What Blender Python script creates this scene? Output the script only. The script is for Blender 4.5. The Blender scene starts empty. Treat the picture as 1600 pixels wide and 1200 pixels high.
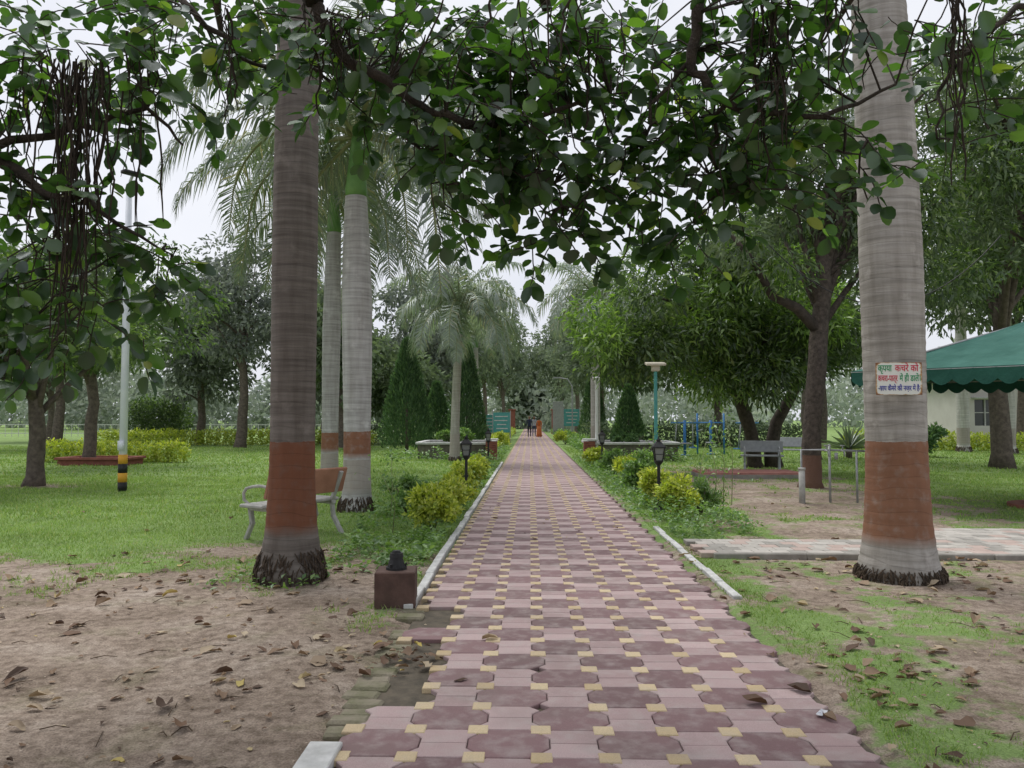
import bpy, math, random
import numpy as np
from mathutils import Vector, Matrix
R = np.random.RandomState(7)
random.seed(7)
S = bpy.context.scene
D = bpy.data
pi = math.pi
S.view_settings.view_transform = 'Standard'
S.view_settings.look = 'None'
S.view_settings.exposure = 0

# ------------------------------------------------------------------ materials
def newmat(name):
    m = D.materials.new(name); m.use_nodes = True
    nt = m.node_tree
    for n in list(nt.nodes): nt.nodes.remove(n)
    out = nt.nodes.new('ShaderNodeOutputMaterial')
    return m, nt, out
def c4(c): return (c[0], c[1], c[2], 1.0)
def ramp(nt, stops, fac):
    r = nt.nodes.new('ShaderNodeValToRGB')
    e = r.color_ramp.elements
    e[0].position = stops[0][0]; e[0].color = c4(stops[0][1])
    e[1].position = stops[-1][0]; e[1].color = c4(stops[-1][1])
    for p, c in stops[1:-1]:
        x = e.new(p); x.color = c4(c)
    nt.links.new(fac, r.inputs[0])
    return r
def mixc(nt, a, b, fac, mode='MIX'):
    m = nt.nodes.new('ShaderNodeMix'); m.data_type = 'RGBA'; m.blend_type = mode
    for s, v in ((0, fac), (6, a), (7, b)):
        if isinstance(v, bpy.types.NodeSocket): nt.links.new(v, m.inputs[s])
        elif s == 0: m.inputs[0].default_value = v
        else: m.inputs[s].default_value = c4(v)
    return m.outputs[2]
def math_(nt, op, a, b=0.0, clamp=False):
    m = nt.nodes.new('ShaderNodeMath'); m.operation = op; m.use_clamp = clamp
    for i, v in ((0, a), (1, b)):
        if isinstance(v, bpy.types.NodeSocket): nt.links.new(v, m.inputs[i])
        else: m.inputs[i].default_value = v
    return m.outputs[0]
def noise(nt, scale, detail=4, vec=None, rough=0.6):
    n = nt.nodes.new('ShaderNodeTexNoise'); n.inputs['Scale'].default_value = scale
    n.inputs['Detail'].default_value = detail; n.inputs['Roughness'].default_value = rough
    if vec is None:
        vec = nt.nodes.new('ShaderNodeTexCoord').outputs['Object']
    nt.links.new(vec, n.inputs['Vector'])
    return n.outputs['Fac']
def finish(nt, out, col, rough=0.8, bump=None, bstr=0.3, bdist=0.01, spec=0.3, metal=0.0):
    p = nt.nodes.new('ShaderNodeBsdfPrincipled')
    if isinstance(col, bpy.types.NodeSocket): nt.links.new(col, p.inputs['Base Color'])
    else: p.inputs['Base Color'].default_value = c4(col)
    p.inputs['Roughness'].default_value = rough
    p.inputs['Specular IOR Level'].default_value = spec
    p.inputs['Metallic'].default_value = metal
    if bump is not None:
        b = nt.nodes.new('ShaderNodeBump'); b.inputs['Strength'].default_value = bstr
        b.inputs['Distance'].default_value = bdist
        nt.links.new(bump, b.inputs['Height']); nt.links.new(b.outputs[0], p.inputs['Normal'])
    nt.links.new(p.outputs[0], out.inputs[0])
    return p
def mat_noise(name, c1, c2, scale=5, rough=0.8, bump=0.3, bdist=0.01, metal=0, spec=0.3, island=0.0):
    m, nt, out = newmat(name)
    f = noise(nt, scale, 5)
    col = ramp(nt, [(0.3, c1), (0.7, c2)], f).outputs[0]
    if island > 0:
        g = nt.nodes.new('ShaderNodeNewGeometry')
        v = math_(nt, 'MULTIPLY_ADD', g.outputs['Random Per Island'], island * 2)
        v.node.inputs[2].default_value = 1 - island
        h = nt.nodes.new('ShaderNodeHueSaturation'); nt.links.new(v, h.inputs['Value']); nt.links.new(col, h.inputs['Color'])
        col = h.outputs[0]
    finish(nt, out, col, rough, noise(nt, scale * 6, 4), bump, bdist, spec, metal)
    return m
def mat_leaf(name, stops, trans=0.35, tcol=None, clump=0.7, rough=0.45, gloss=0.35, cscale=0.8):
    m, nt, out = newmat(name)
    g = nt.nodes.new('ShaderNodeNewGeometry')
    col = ramp(nt, stops, g.outputs['Random Per Island']).outputs[0]
    f = noise(nt, cscale, 1)
    v = math_(nt, 'MULTIPLY_ADD', f, clump * 2); v.node.inputs[2].default_value = 1 - clump
    h = nt.nodes.new('ShaderNodeHueSaturation'); nt.links.new(v, h.inputs['Value']); nt.links.new(col, h.inputs['Color'])
    col = h.outputs[0]
    d = nt.nodes.new('ShaderNodeBsdfDiffuse'); nt.links.new(col, d.inputs['Color'])
    t = nt.nodes.new('ShaderNodeBsdfTranslucent')
    tc = mixc(nt, col, tcol or (1.6, 2.0, 0.7), 1.0, 'MULTIPLY')
    nt.links.new(tc, t.inputs['Color'])
    mx = nt.nodes.new('ShaderNodeMixShader'); mx.inputs[0].default_value = trans
    nt.links.new(d.outputs[0], mx.inputs[1]); nt.links.new(t.outputs[0], mx.inputs[2])
    last = mx
    if gloss > 0:
        gl = nt.nodes.new('ShaderNodeBsdfGlossy'); gl.inputs['Roughness'].default_value = rough; gl.inputs['Color'].default_value = (.9, .95, 1, 1)
        m2 = nt.nodes.new('ShaderNodeMixShader'); m2.inputs[0].default_value = gloss * .13
        nt.links.new(mx.outputs[0], m2.inputs[1]); nt.links.new(gl.outputs[0], m2.inputs[2]); last = m2
    nt.links.new(last.outputs[0], out.inputs[0])
    return m

# ------------------------------------------------------------------ geometry helpers
def link(o, parent=None):
    S.collection.objects.link(o)
    if parent is not None: o.parent = parent
    return o
def empty(name, loc=(0, 0, 0), rz=0.0):
    e = D.objects.new(name, None); e.location = loc; e.rotation_euler = (0, 0, rz)
    e.empty_display_size = 0.2
    return link(e)
class MB:
    def __init__(s): s.v = []; s.f = []; s.m = []
    def add(s, v, f, m=0):
        o = len(s.v); s.v += [tuple(p) for p in v]; s.f += [tuple(i + o for i in q) for q in f]; s.m += [m] * len(f)
    def tube(s, pts, rad, seg=8, m=0, cap=True):
        pts = [Vector(p) for p in pts]; n = len(pts)
        V = []; F = []
        up = Vector((0.13, 0.97, 0.2))
        for i, p in enumerate(pts):
            t = (pts[min(i + 1, n - 1)] - pts[max(i - 1, 0)])
            if t.length < 1e-9: t = Vector((0, 0, 1))
            t.normalize()
            a = t.cross(up)
            if a.length < 0.05: a = t.cross(Vector((1, 0, 0)))
            a.normalize(); b = t.cross(a)
            r = rad[i] if hasattr(rad, '__len__') else rad
            for k in range(seg):
                an = 2 * pi * k / seg
                V.append(p + a * math.cos(an) * r + b * math.sin(an) * r)
        for i in range(n - 1):
            for k in range(seg):
                k2 = (k + 1) % seg
                F.append((i * seg + k, i * seg + k2, (i + 1) * seg + k2, (i + 1) * seg + k))
        if cap:
            F.append(tuple(range(seg))[::-1]); F.append(tuple((n - 1) * seg + k for k in range(seg)))
        s.add(V, F, m)
    def box(s, c, d, m=0, M=None, bev=0.0):
        x, y, z = d[0] / 2, d[1] / 2, d[2] / 2
        if bev > 0:
            b = min(bev, x * .9, y * .9, z * .9)
            rings = [(-z, b), (-z + b, 0), (z - b, 0), (z, b)]
            V = []
            for zz, ins in rings:
                X = x - ins; Y = y - ins
                V += [(-X, -Y + 0, zz), (X, -Y, zz), (X, Y, zz), (-X, Y, zz)]
            F = [(3, 2, 1, 0), (12, 13, 14, 15)]
            for i in range(3):
                for k in range(4):
                    F.append((i * 4 + k, i * 4 + (k + 1) % 4, i * 4 + 4 + (k + 1) % 4, i * 4 + 4 + k))
        else:
            V = [(-x, -y, -z), (x, -y, -z), (x, y, -z), (-x, y, -z), (-x, -y, z), (x, -y, z), (x, y, z), (-x, y, z)]
            F = [(3, 2, 1, 0), (4, 5, 6, 7), (0, 1, 5, 4), (1, 2, 6, 5), (2, 3, 7, 6), (3, 0, 4, 7)]
        V = [Vector(p) for p in V]
        if M is not None: V = [M @ p for p in V]
        V = [p + Vector(c) for p in V]
        s.add(V, F, m)
    def obj(s, name, mats, parent=None, smooth=True, loc=None):
        me = D.meshes.new(name); me.from_pydata(s.v, [], s.f)
        for m in mats: me.materials.append(m)
        me.polygons.foreach_set('material_index', s.m)
        if smooth: me.polygons.foreach_set('use_smooth', [True] * len(s.f))
        me.update()
        o = D.objects.new(name, me)
        if loc: o.location = loc
        return link(o, parent)
def np_obj(name, V, T, mats, parent=None, midx=None, smooth=False):
    n, k, _ = V.shape
    me = D.meshes.new(name)
    me.vertices.add(n * k); me.vertices.foreach_set('co', V.reshape(-1).astype(np.float32))
    tl = np.concatenate([np.array(t) for t in T]); sizes = np.array([len(t) for t in T])
    loops = (tl[None, :] + (np.arange(n) * k)[:, None]).reshape(-1)
    st = np.concatenate([[0], np.cumsum(sizes)[:-1]])
    starts = (st[None, :] + (np.arange(n) * len(tl))[:, None]).reshape(-1)
    me.loops.add(len(loops)); me.loops.foreach_set('vertex_index', loops.astype(np.int32))
    me.polygons.add(len(starts)); me.polygons.foreach_set('loop_start', starts.astype(np.int32))
    try: me.polygons.foreach_set('loop_total', np.tile(sizes, n).astype(np.int32))
    except Exception: pass
    for m in mats: me.materials.append(m)
    if midx is not None: me.polygons.foreach_set('material_index', np.repeat(midx, len(T)).astype(np.int32))
    if smooth: me.polygons.foreach_set('use_smooth', np.ones(len(starts), dtype=bool))
    me.update(calc_edges=True); me.validate()
    return link(D.objects.new(name, me), parent)
def unit(a): return a / (np.linalg.norm(a, axis=1, keepdims=True) + 1e-9)
T_DIA = (np.array([[0, 0, 0], [.45, .5, .08], [1, 0, -.1], [.45, -.5, .08]]), [(0, 1, 2, 3)])
T_LANCE = (np.array([[0, 0, 0], [.4, .5, .1], [1, 0, -.15], [.4, -.5, .1], [.45, 0, 0]]), [(0, 4, 2, 1), (0, 3, 2, 4)])
T_BROAD = (np.array([[0, 0, 0], [.10, .27, .04], [.36, .49, .08], [.68, .48, .05], [.9, .26, -.02], [1.0, 0, -.07],
                     [.5, 0, -.02],
                     [.10, -.27, .04], [.36, -.49, .08], [.68, -.48, .05], [.9, -.26, -.02]]),
           [(0, 6, 5, 4, 3, 2, 1), (0, 7, 8, 9, 10, 5, 6)])
def leaves(P, dr, nm, L, W, tmpl):
    dr = unit(dr); sd = unit(np.cross(nm, dr)); n2 = np.cross(dr, sd)
    t = tmpl[0]
    L = np.asarray(L)[:, None, None]; W = np.asarray(W)[:, None, None]
    return P[:, None, :] + dr[:, None, :] * t[None, :, 0:1] * L + sd[:, None, :] * t[None, :, 1:2] * W + n2[:, None, :] * t[None, :, 2:3] * L
def sphere_pts(n):
    return unit(R.normal(size=(n, 3)))

_tab = R.rand(256, 256)
def vn(x, y, s):
    x = np.asarray(x, float) * s + 57.3; y = np.asarray(y, float) * s + 31.7
    xi = np.floor(x).astype(int); yi = np.floor(y).astype(int); fx = x - xi; fy = y - yi
    fx = fx * fx * (3 - 2 * fx); fy = fy * fy * (3 - 2 * fy)
    a = _tab[xi % 256, yi % 256]; b = _tab[(xi + 1) % 256, yi % 256]; c = _tab[xi % 256, (yi + 1) % 256]; d = _tab[(xi + 1) % 256, (yi + 1) % 256]
    return (a * (1 - fx) + b * fx) * (1 - fy) + (c * (1 - fx) + d * fx) * fy
def fbm(x, y, s): return (vn(x, y, s) * .5 + vn(x, y, s * 2.1) * .27 + vn(x, y, s * 4.3) * .15 + vn(x, y, s * 9) * .08)
def sstep(a, b, x):
    t = np.clip((x - a) / (b - a), 0, 1); return t * t * (3 - 2 * t)

PL, PR = -0.93, 1.62
def grassf(x, y):
    x = np.asarray(x, float); y = np.asarray(y, float)
    n = fbm(x, y, .9) - .5; n2 = fbm(x + 40, y, 3.1) - .5
    left = sstep(6.4, 9.4, y + n * 3.8 + n2 * 2.2)
    left *= 1 - .9 * np.exp(-(((x + 3.1) / 1.1) ** 2 + ((y - 8.7) / .6) ** 2))
    verge = sstep(4.6, 6.0, y) * np.exp(-((x + 1.15) / .28) ** 2) * .8
    left = np.maximum(left, verge * (0.6 + n2))
    right = .29 + n * 1.5 + n2 * 1.4 + .5 * np.exp(-((x - 2.0) / .3) ** 2) * sstep(4, 6, y)
    right = np.where(y > 8.6, .5 + n * 1.2 + n2 * 1.1, right)
    right = np.where((y > 11), right + sstep(6.5, 10, x) * .8 + sstep(20, 30, y) * .6, right)
    right = right + np.exp(-((x - 2.1) / .5) ** 2) * .6 * (y > 9.5)
    right = right - .18 * np.exp(-(((x - 5.2) / 2.4) ** 2 + ((y - 15) / 3.5) ** 2))
    g = np.where(x < 0.3, left, right)
    g = g * np.clip(1 - .75 * np.exp(-(((x + 11.1) / 1.3) ** 2 + ((y - 17) / 1.) ** 2)), 0, 1)
    return np.clip(g, 0, 1)
def hgt(x, y):
    x = np.asarray(x, float); y = np.asarray(y, float)
    h = (fbm(x, y, 1.3) - .5) * .06 + (fbm(x, y, 7) - .5) * .018
    h = h + .36 * np.exp(-(((x + 3.4) / 1.9) ** 2 + ((y - 20) / 5.0) ** 2))
    h = h + .10 * np.exp(-(((x - 5) / 3) ** 2 + ((y - 18) / 3) ** 2))
    h = h + (fbm(x, y, .05) - .5) * .5 * sstep(30, 60, np.hypot(x, y))
    inside = (sstep(PL - .15, PL + .04, x) * (1 - sstep(PR - .1, PR + .05, x)))
    near = np.clip(np.minimum(x - (PL - .4), (PR + .4) - x) / .3, 0, 1)
    h = h * (1 - near) + .004 * near
    h = h * (1 - inside) - .035 * inside
    side = sstep(8.3, 8.5, y) * (1 - sstep(10.4, 10.8, y)) * sstep(1.7, 1.9, x) * (1 - sstep(14, 16, x))
    h = h * (1 - side) - .03 * side
    return h

# ------------------------------------------------------------------ world, light, camera
w = D.worlds.new('World'); S.world = w; w.use_nodes = True
nt = w.node_tree
bg = nt.nodes['Background']
sky = nt.nodes.new('ShaderNodeTexSky'); sky.sky_type = 'NISHITA'; sky.sun_disc = False
SE, SR = math.radians(62), math.radians(-35)
sky.sun_elevation = SE; sky.sun_rotation = SR; sky.dust_density = 4
hs = nt.nodes.new('ShaderNodeHueSaturation'); hs.inputs['Saturation'].default_value = .25
nt.links.new(sky.outputs[0], hs.inputs['Color'])
tc = nt.nodes.new('ShaderNodeTexCoord')
f = noise(nt, 2.2, 5, tc.outputs['Generated'])
rp = ramp(nt, [(.3, (.74, .77, .86)), (.7, (.93, .945, 1.0))], f)
vs = nt.nodes.new('ShaderNodeVectorMath'); vs.operation = 'SCALE'; vs.inputs[3].default_value = 9.0
nt.links.new(rp.outputs[0], vs.inputs[0])
mx = mixc(nt, hs.outputs[0], vs.outputs[0], .82)
nt.links.new(mx, bg.inputs['Color']); bg.inputs['Strength'].default_value = .122

sl = D.lights.new('sun', 'SUN'); sl.energy = 2.6; sl.angle = math.radians(30); sl.color = (1, .97, .92)
so = link(D.objects.new('sun', sl))
sd = Vector((math.sin(SR) * math.cos(SE), math.cos(SR) * math.cos(SE), math.sin(SE)))
so.rotation_euler = sd.to_track_quat('Z', 'Y').to_euler()

cd = D.cameras.new('camera'); cd.lens = 27; cd.sensor_width = 36; cd.clip_end = 2000; cd.clip_start = .05
co = link(D.objects.new('camera', cd)); co.location = (0, 0, 1.5)
co.rotation_euler = (math.radians(90 + 2.62), 0, math.radians(1.34)); S.camera = co

# ------------------------------------------------------------------ ground
def axis(lo, hi, dens, fa, fb):
    a = list(np.arange(lo, hi, dens))
    x = hi; st = dens
    while x < fb: a.append(x); st *= 1.13; x += st
    a.append(fb)
    x = lo; st = dens; b = []
    while x > fa: st *= 1.13; x -= st; b.append(max(x, fa))
    return np.array(sorted(set(np.round(b + a, 4))))
xs = axis(-9, 9, .075, -500, 500); ys = axis(2.2, 14, .08, -60, 900)
X, Y = np.meshgrid(xs, ys)
Z = hgt(X, Y)
GV = np.stack([X, Y, Z], -1).reshape(-1, 3)
nx, ny = len(xs), len(ys)
me = D.meshes.new('ground')
me.vertices.add(nx * ny); me.vertices.foreach_set('co', GV.reshape(-1).astype(np.float32))
i = np.arange((ny - 1) * (nx - 1)); r = i // (nx - 1); c = i % (nx - 1); a = r * nx + c
q = np.stack([a, a + 1, a + nx + 1, a + nx], 1).reshape(-1)
me.loops.add(len(q)); me.loops.foreach_set('vertex_index', q.astype(np.int32))
me.polygons.add(len(i)); me.polygons.foreach_set('loop_start', (np.arange(len(i)) * 4).astype(np.int32))
try: me.polygons.foreach_set('loop_total', np.full(len(i), 4, dtype=np.int32))
except Exception: pass
me.polygons.foreach_set('use_smooth', np.ones(len(i), dtype=bool))
me.update(calc_edges=True)
at = me.attributes.new('grass', 'FLOAT', 'POINT'); at.data.foreach_set('value', grassf(X, Y).reshape(-1).astype(np.float32))
m, nt, out = newmat('ground_soil_and_lawn')
att = nt.nodes.new('ShaderNodeAttribute'); att.attribute_name = 'grass'
n1 = noise(nt, 14, 6); n2 = noise(nt, 1.3, 5); n3 = noise(nt, 90, 4)
soil = ramp(nt, [(.25, (.23, .18, .14)), (.5, (.40, .325, .265)), (.75, (.53, .455, .39))], n2).outputs[0]
soil = mixc(nt, soil, ramp(nt, [(.35, (.45, .42, .4)), (.6, (1.05, 1.05, 1.05))], n1).outputs[0], .75, 'MULTIPLY')
soil = mixc(nt, soil, ramp(nt, [(.35, (.55, .53, .52)), (.6, (1.1, 1.1, 1.1))], n3).outputs[0], .8, 'MULTIPLY')
n5 = noise(nt, 2.3, 6)
moss = ramp(nt, [(.53, (0, 0, 0)), (.66, (1, 1, 1))], n5).outputs[0]
sxyz = nt.nodes.new('ShaderNodeSeparateXYZ'); nt.links.new(nt.nodes.new('ShaderNodeTexCoord').outputs['Object'], sxyz.inputs[0])
rightside = ramp(nt, [(0, (.25, .25, .25)), (1, (1, 1, 1))], math_(nt, 'ADD', sxyz.outputs[0], 1.2, True)).outputs[0]
mossf = math_(nt, 'MULTIPLY', math_(nt, 'MULTIPLY', moss, rightside), .7)
soil = mixc(nt, soil, (.19, .215, .09), mossf)
lawn = ramp(nt, [(.3, (.165, .245, .085)), (.7, (.27, .385, .14))], n2).outputs[0]
lawn = mixc(nt, lawn, ramp(nt, [(.3, (.55, .55, .55)), (.65, (1.15, 1.15, 1.1))], n3).outputs[0], .8, 'MULTIPLY')
fa = math_(nt, 'ADD', att.outputs['Fac'], math_(nt, 'MULTIPLY', math_(nt, 'SUBTRACT', noise(nt, 8, 6), .5), 1.6))
fr = ramp(nt, [(.42, (0, 0, 0)), (.72, (1, 1, 1))], fa).outputs[0]
col = mixc(nt, soil, lawn, fr)
hh = math_(nt, 'ADD', n1, math_(nt, 'MULTIPLY', n3, .5))
finish(nt, out, col, .95, hh, .8, .04, .1)
me.materials.append(m)
link(D.objects.new('ground', me))

# ------------------------------------------------------------------ paved path
def mat_tile(name, ca, cb, dirt=1.0):
    m, nt, out = newmat(name)
    g = nt.nodes.new('ShaderNodeNewGeometry')
    base = ramp(nt, [(0, ca), (1, cb)], g.outputs['Random Per Island']).outputs[0]
    gr = noise(nt, 220, 3)
    base = mixc(nt, base, ramp(nt, [(.3, (.7, .7, .7)), (.7, (1.15, 1.15, 1.15))], gr).outputs[0], .7, 'MULTIPLY')
    st = noise(nt, 1.6, 6)
    base = mixc(nt, base, (.17, .14, .125), math_(nt, 'MULTIPLY', ramp(nt, [(.48, (0, 0, 0)), (.72, (1, 1, 1))], st).outputs[0], .5 * dirt))
    st2 = noise(nt, 9, 6)
    base = mixc(nt, base, (.44, .39, .37), math_(nt, 'MULTIPLY', ramp(nt, [(.46, (0, 0, 0)), (.7, (1, 1, 1))], st2).outputs[0], .45 * dirt))
    finish(nt, out, base, .72, gr, .25, .004, .35)
    return m
m_dark = mat_tile('paver_burgundy', (.165, .098, .102), (.255, .155, .16))
m_light = mat_tile('paver_pink', (.37, .262, .26), (.50, .375, .37))
m_cream = mat_tile('paver_cream', (.50, .38, .22), (.66, .53, .34), .5)
m_bed = mat_noise('path_bedding', (.07, .06, .045), (.14, .115, .085), 12)
m_white = mat_noise('kerb_marble', (.42, .42, .41), (.66, .66, .65), 9, .6)
m_conc = mat_noise('concrete', (.2, .19, .17), (.34, .32, .29), 6, .9)
U = .30
pathE = empty('paved_path')
path = MB()
def prism(mb, poly, z, th, m, ins=.0025, tz=(0, 0)):
    cx = sum(p[0] for p in poly) / len(poly); cy = sum(p[1] for p in poly) / len(poly)
    n = len(poly)
    def sh(p, k):
        dx, dy = p[0] - cx, p[1] - cy; l = math.hypot(dx, dy) + 1e-6
        return (p[0] - dx / l * k, p[1] - dy / l * k)
    V = []
    for k, zz in ((ins, z - th), (ins, z - .004), (ins + .005, z)):
        for p in poly:
            q_ = sh(p, k); V.append((q_[0], q_[1], zz + tz[0] * (q_[0] - cx) + tz[1] * (q_[1] - cy)))
    F = [tuple(2 * n + i for i in range(n))]
    for r_ in range(2):
        for i in range(n):
            F.append((r_ * n + i, r_ * n + (i + 1) % n, (r_ + 1) * n + (i + 1) % n, (r_ + 1) * n + i))
    mb.add(V, F, m)
h = U / 2; s_ = .05; b_ = .04; zt = .012; wb = .052
rows = int(118 / U)
for j in range(rows):
    cy = 2.25 + (j + .5) * U
    for i in range(0, 9):
        cx = PL + .08 + (i + .5) * U
        if cx > PR: continue
        if 4.0 < cy < 6.15:
            lim = -.62 + .14 * math.sin(cy * 9.1) + .06 * math.sin(cy * 23)
            if cx - h < lim - .08: continue
        jz = random.uniform(-.002, .002); tz = (random.uniform(-.007, .007), random.uniform(-.007, .007))
        if (i + j) % 2 == 0:
            poly = [(-h + s_, -h), (h - s_, -h), (h, -h + s_), (h + b_, -wb), (h + b_, wb), (h, h - s_), (h - s_, h), (-h + s_, h), (-h, h - s_), (-h - b_, wb), (-h - b_, -wb), (-h, -h + s_)]
            prism(path, [(cx + p[0], cy + p[1]) for p in poly], zt + jz, .04, 0, ins=.003, tz=tz)
        else:
            for sg in (-1, 1):
                poly = [(-h + b_, 0), (-h + b_, sg * wb), (-h, sg * (h - s_)), (-h + s_, sg * h), (h - s_, sg * h), (h, sg * (h - s_)), (h - b_, sg * wb), (h - b_, 0)]
                if sg > 0: poly = poly[::-1]
                prism(path, [(cx + p[0], cy + p[1]) for p in poly], zt + jz, .04, 1, ins=.0025, tz=tz)
        if random.random() > .02:
            prism(path, [(cx - h + p[0], cy - h + p[1]) for p in ((-s_, -s_), (s_, -s_), (s_, s_), (-s_, s_))], zt + .003 + random.uniform(0, .002), .04, 2, ins=.002)
path.obj('pavers', [m_dark, m_light, m_cream], pathE, smooth=False)
bed = MB(); bed.box((.34, 62, -.028), (2.44, 121, .03)); bed.obj('bedding', [m_bed], pathE, smooth=False)
kb = MB()
def kerb_run(x, y0, y1, wd=.075, m=0):
    y = y0
    while y < y1:
        L = random.uniform(.55, .65)
        kb.box((x + random.uniform(-.008, .008), y + L / 2, -.015), (wd, L - .008, .10 + random.uniform(-.015, .012)), m, Matrix.Rotation(random.uniform(-.014, .014), 4, 'Z'), .006)
        y += L
kerb_run(PL - .03, 6.15, 26); kerb_run(PR + .10, 6.5, 10.4)
kb.box((PL + .0, 3.3, .005), (.15, .5, .06), 0, None, .006)
kb.obj('kerb', [m_white], pathE, smooth=False)
m_moss = mat_noise('mossy_brick', (.14, .145, .075), (.30, .26, .205), 5, .95, .8, .02)
mb = MB()
for k in range(20):
    if random.random() < .2: continue
    y = 3.75 + k * .125
    mb.box((-.90 + random.uniform(-.03, .03), y, -.026 + random.uniform(-.014, .01)), (.2, .113, .07), 0, Matrix.Rotation(random.uniform(-.14, .14), 4, 'Z') @ Matrix.Rotation(random.uniform(-.08, .08), 4, 'X'), .014)
mb.obj('brick_edging', [m_moss], pathE, smooth=False)
m_brickred = mat_noise('brick_red', (.20, .07, .055), (.30, .12, .09), 8, .9)

sp = MB()
for j in range(5):
    for i in range(62):
        x = 1.98 + i * .2 + (.1 if j % 2 else 0); y = 8.68 + j * .2
        sp.box((x, y, .0 + random.uniform(-.003, .003)), (.192, .192, .06), random.choice([0, 0, 1, 2]), None, .006)
for j in range(5):
    for i in range(48):
        x = 4.9 + i * .2; y = 9.68 + j * .2
        sp.box((x + (.1 if j % 2 == 0 else 0), y, .0 + random.uniform(-.003, .003)), (.192, .192, .06), random.choice([0, 0, 1, 2]), None, .006)
sp.obj('side_path', [mat_noise('tile_offwhite', (.34, .32, .29), (.50, .47, .43), 5), mat_noise('tile_pinkish', (.38, .29, .255), (.46, .37, .33), 5), mat_noise('tile_grey', (.22, .21, .19), (.36, .34, .31), 5)], None, smooth=False)
sk = MB()
for i in range(13):
    x = 2.0 + i
    sk.box((x + .5, 8.5 - (.0 if i < 3 else .03), -.01), (.985, .08, .11), 0, Matrix.Rotation(random.uniform(-.01, .01), 4, 'Z'), .01)
sk.obj('side_path_kerb', [m_conc], None, smooth=False)

# ------------------------------------------------------------------ grass blades
m_grass = mat_leaf('grass_blades', [(0, (.155, .245, .07)), (.5, (.24, .355, .11)), (.85, (.32, .43, .15)), (1, (.43, .42, .24))], .35, (1.3, 1.4, .7), .35, .6, 0, .9)
def scatter_grass(name, x0, x1, y0, y1, n, hh, ww, thr=.35):
    x = R.uniform(x0, x1, n); y = R.uniform(y0, y1, n)
    g = grassf(x, y) + (fbm(x, y, 6) - .5) * .9
    ok = (g > thr) & ((x < PL - .08) | (x > PR + .04)) & ~((x > 1.9) & (y > 8.45) & (y < 9.62)) & ~((x > 4.8) & (y > 8.45) & (y < 10.62))
    x = x[ok]; y = y[ok]; n = len(x)
    z = hgt(x, y) - .004
    P = np.stack([x, y, z], 1)
    hgtb = hh * R.uniform(.5, 1.3, n) * (0.6 + .6 * vn(x, y, 1.7)); a = R.uniform(0, 2 * pi, n); wd = ww * R.uniform(.6, 1.3, n)
    side = np.stack([np.cos(a), np.sin(a), np.zeros(n)], 1)
    ln = np.stack([R.normal(0, .45, n), R.normal(0, .45, n), np.ones(n)], 1)
    tip = P + ln * hgtb[:, None]
    V = np.stack([P - side * wd[:, None] / 2, P + side * wd[:, None] / 2, tip], 1)
    np_obj(name, V, [(0, 1, 2)], [m_grass])
    return n
tot = scatter_grass('lawn_grass', -9, -.95, 4.6, 11.5, 80000, .042, .009)
tot += scatter_grass('lawn_grass', -16, -.95, 11.5, 20, 70000, .055, .018)
tot += scatter_grass('lawn_grass', -32, -.95, 20, 42, 50000, .07, .045)
tot += scatter_grass('lawn_grass', 1.66, 7, 2.6, 11.5, 80000, .03, .007, .62)
tot += scatter_grass('lawn_grass', 1.66, 1.95, 2.8, 10, 4000, .035, .007, .35)
tot += scatter_grass('lawn_grass', 1.7, 16, 11.5, 22, 60000, .05, .02, .5)
tot += scatter_grass('lawn_grass', 1.7, 30, 22, 42, 40000, .07, .045)
print('grass', tot)

# ------------------------------------------------------------------ pebbles / litter
m_peb = mat_noise('soil_crumbs', (.2, .155, .12), (.46, .38, .31), 6, .95, island=.3)
n = 12000
x = R.uniform(-5, 5, n); y = 2.8 + 7 * R.rand(n) ** 1.2
ok = ((x < PL - .02) | (x > PR + .05)) & (fbm(x, y, 2) > .42); x = x[ok]; y = y[ok]; n = len(x)
P = np.stack([x, y, hgt(x, y) + .001], 1); s = .002 + .009 * R.rand(n) ** 2
O = np.array([[1, 0, 0], [0, 1, 0], [-1, 0, 0], [0, -1, 0], [0, 0, .7], [0, 0, -.7]])
V = P[:, None, :] + (O[None] * s[:, None, None]) * R.uniform(.5, 1.3, (n, 6, 1))
np_obj('soil_crumbs', V, [(0, 1, 4), (1, 2, 4), (2, 3, 4), (3, 0, 4)], [m_peb])
m_dead = mat_leaf('fallen_leaf', [(0, (.07, .042, .028)), (.4, (.18, .11, .07)), (.75, (.31, .225, .15)), (.93, (.46, .38, .27)), (1, (.45, .36, .1))], .12, (1.2, 1, .7), .3, .7, .2, 3)
def litter(x, y):
    n = len(x)
    P = np.stack([x, y, np.where((x > PL - .03) & (x < PR + .05), .02, hgt(x, y) + .008)], 1)
    a = R.uniform(0, 2 * pi, n)
    L = .028 + .11 * R.rand(n) ** 2.0
    dr = np.stack([np.cos(a), np.sin(a), R.normal(0, .10, n)], 1); nm = np.stack([R.normal(0, .2, n), R.normal(0, .2, n), np.ones(n)], 1)
    V = leaves(P, dr, nm, L, L * R.uniform(.35, .7, n), T_BROAD)
    cup = R.uniform(-.3, .6, n)[:, None] * (np.abs(T_BROAD[0][:, 1])[None, :] ** 1.5) * L[:, None]
    V[:, :, 2] += cup + R.normal(0, .05, V.shape[:2]) * L[:, None]
    V[:, :, :2] += R.normal(0, .05, V[:, :, :2].shape) * L[:, None, None]
    zmin = V[:, :, 2].min(1); lift = np.maximum(0, P[:, 2] - .004 - zmin); V[:, :, 2] += lift[:, None]
    return V
xx = np.concatenate([R.uniform(-5, PL - .05, 380), R.uniform(PR, 5.5, 330), R.uniform(PL, PR, 16), R.uniform(-8, 8, 68)])
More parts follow.
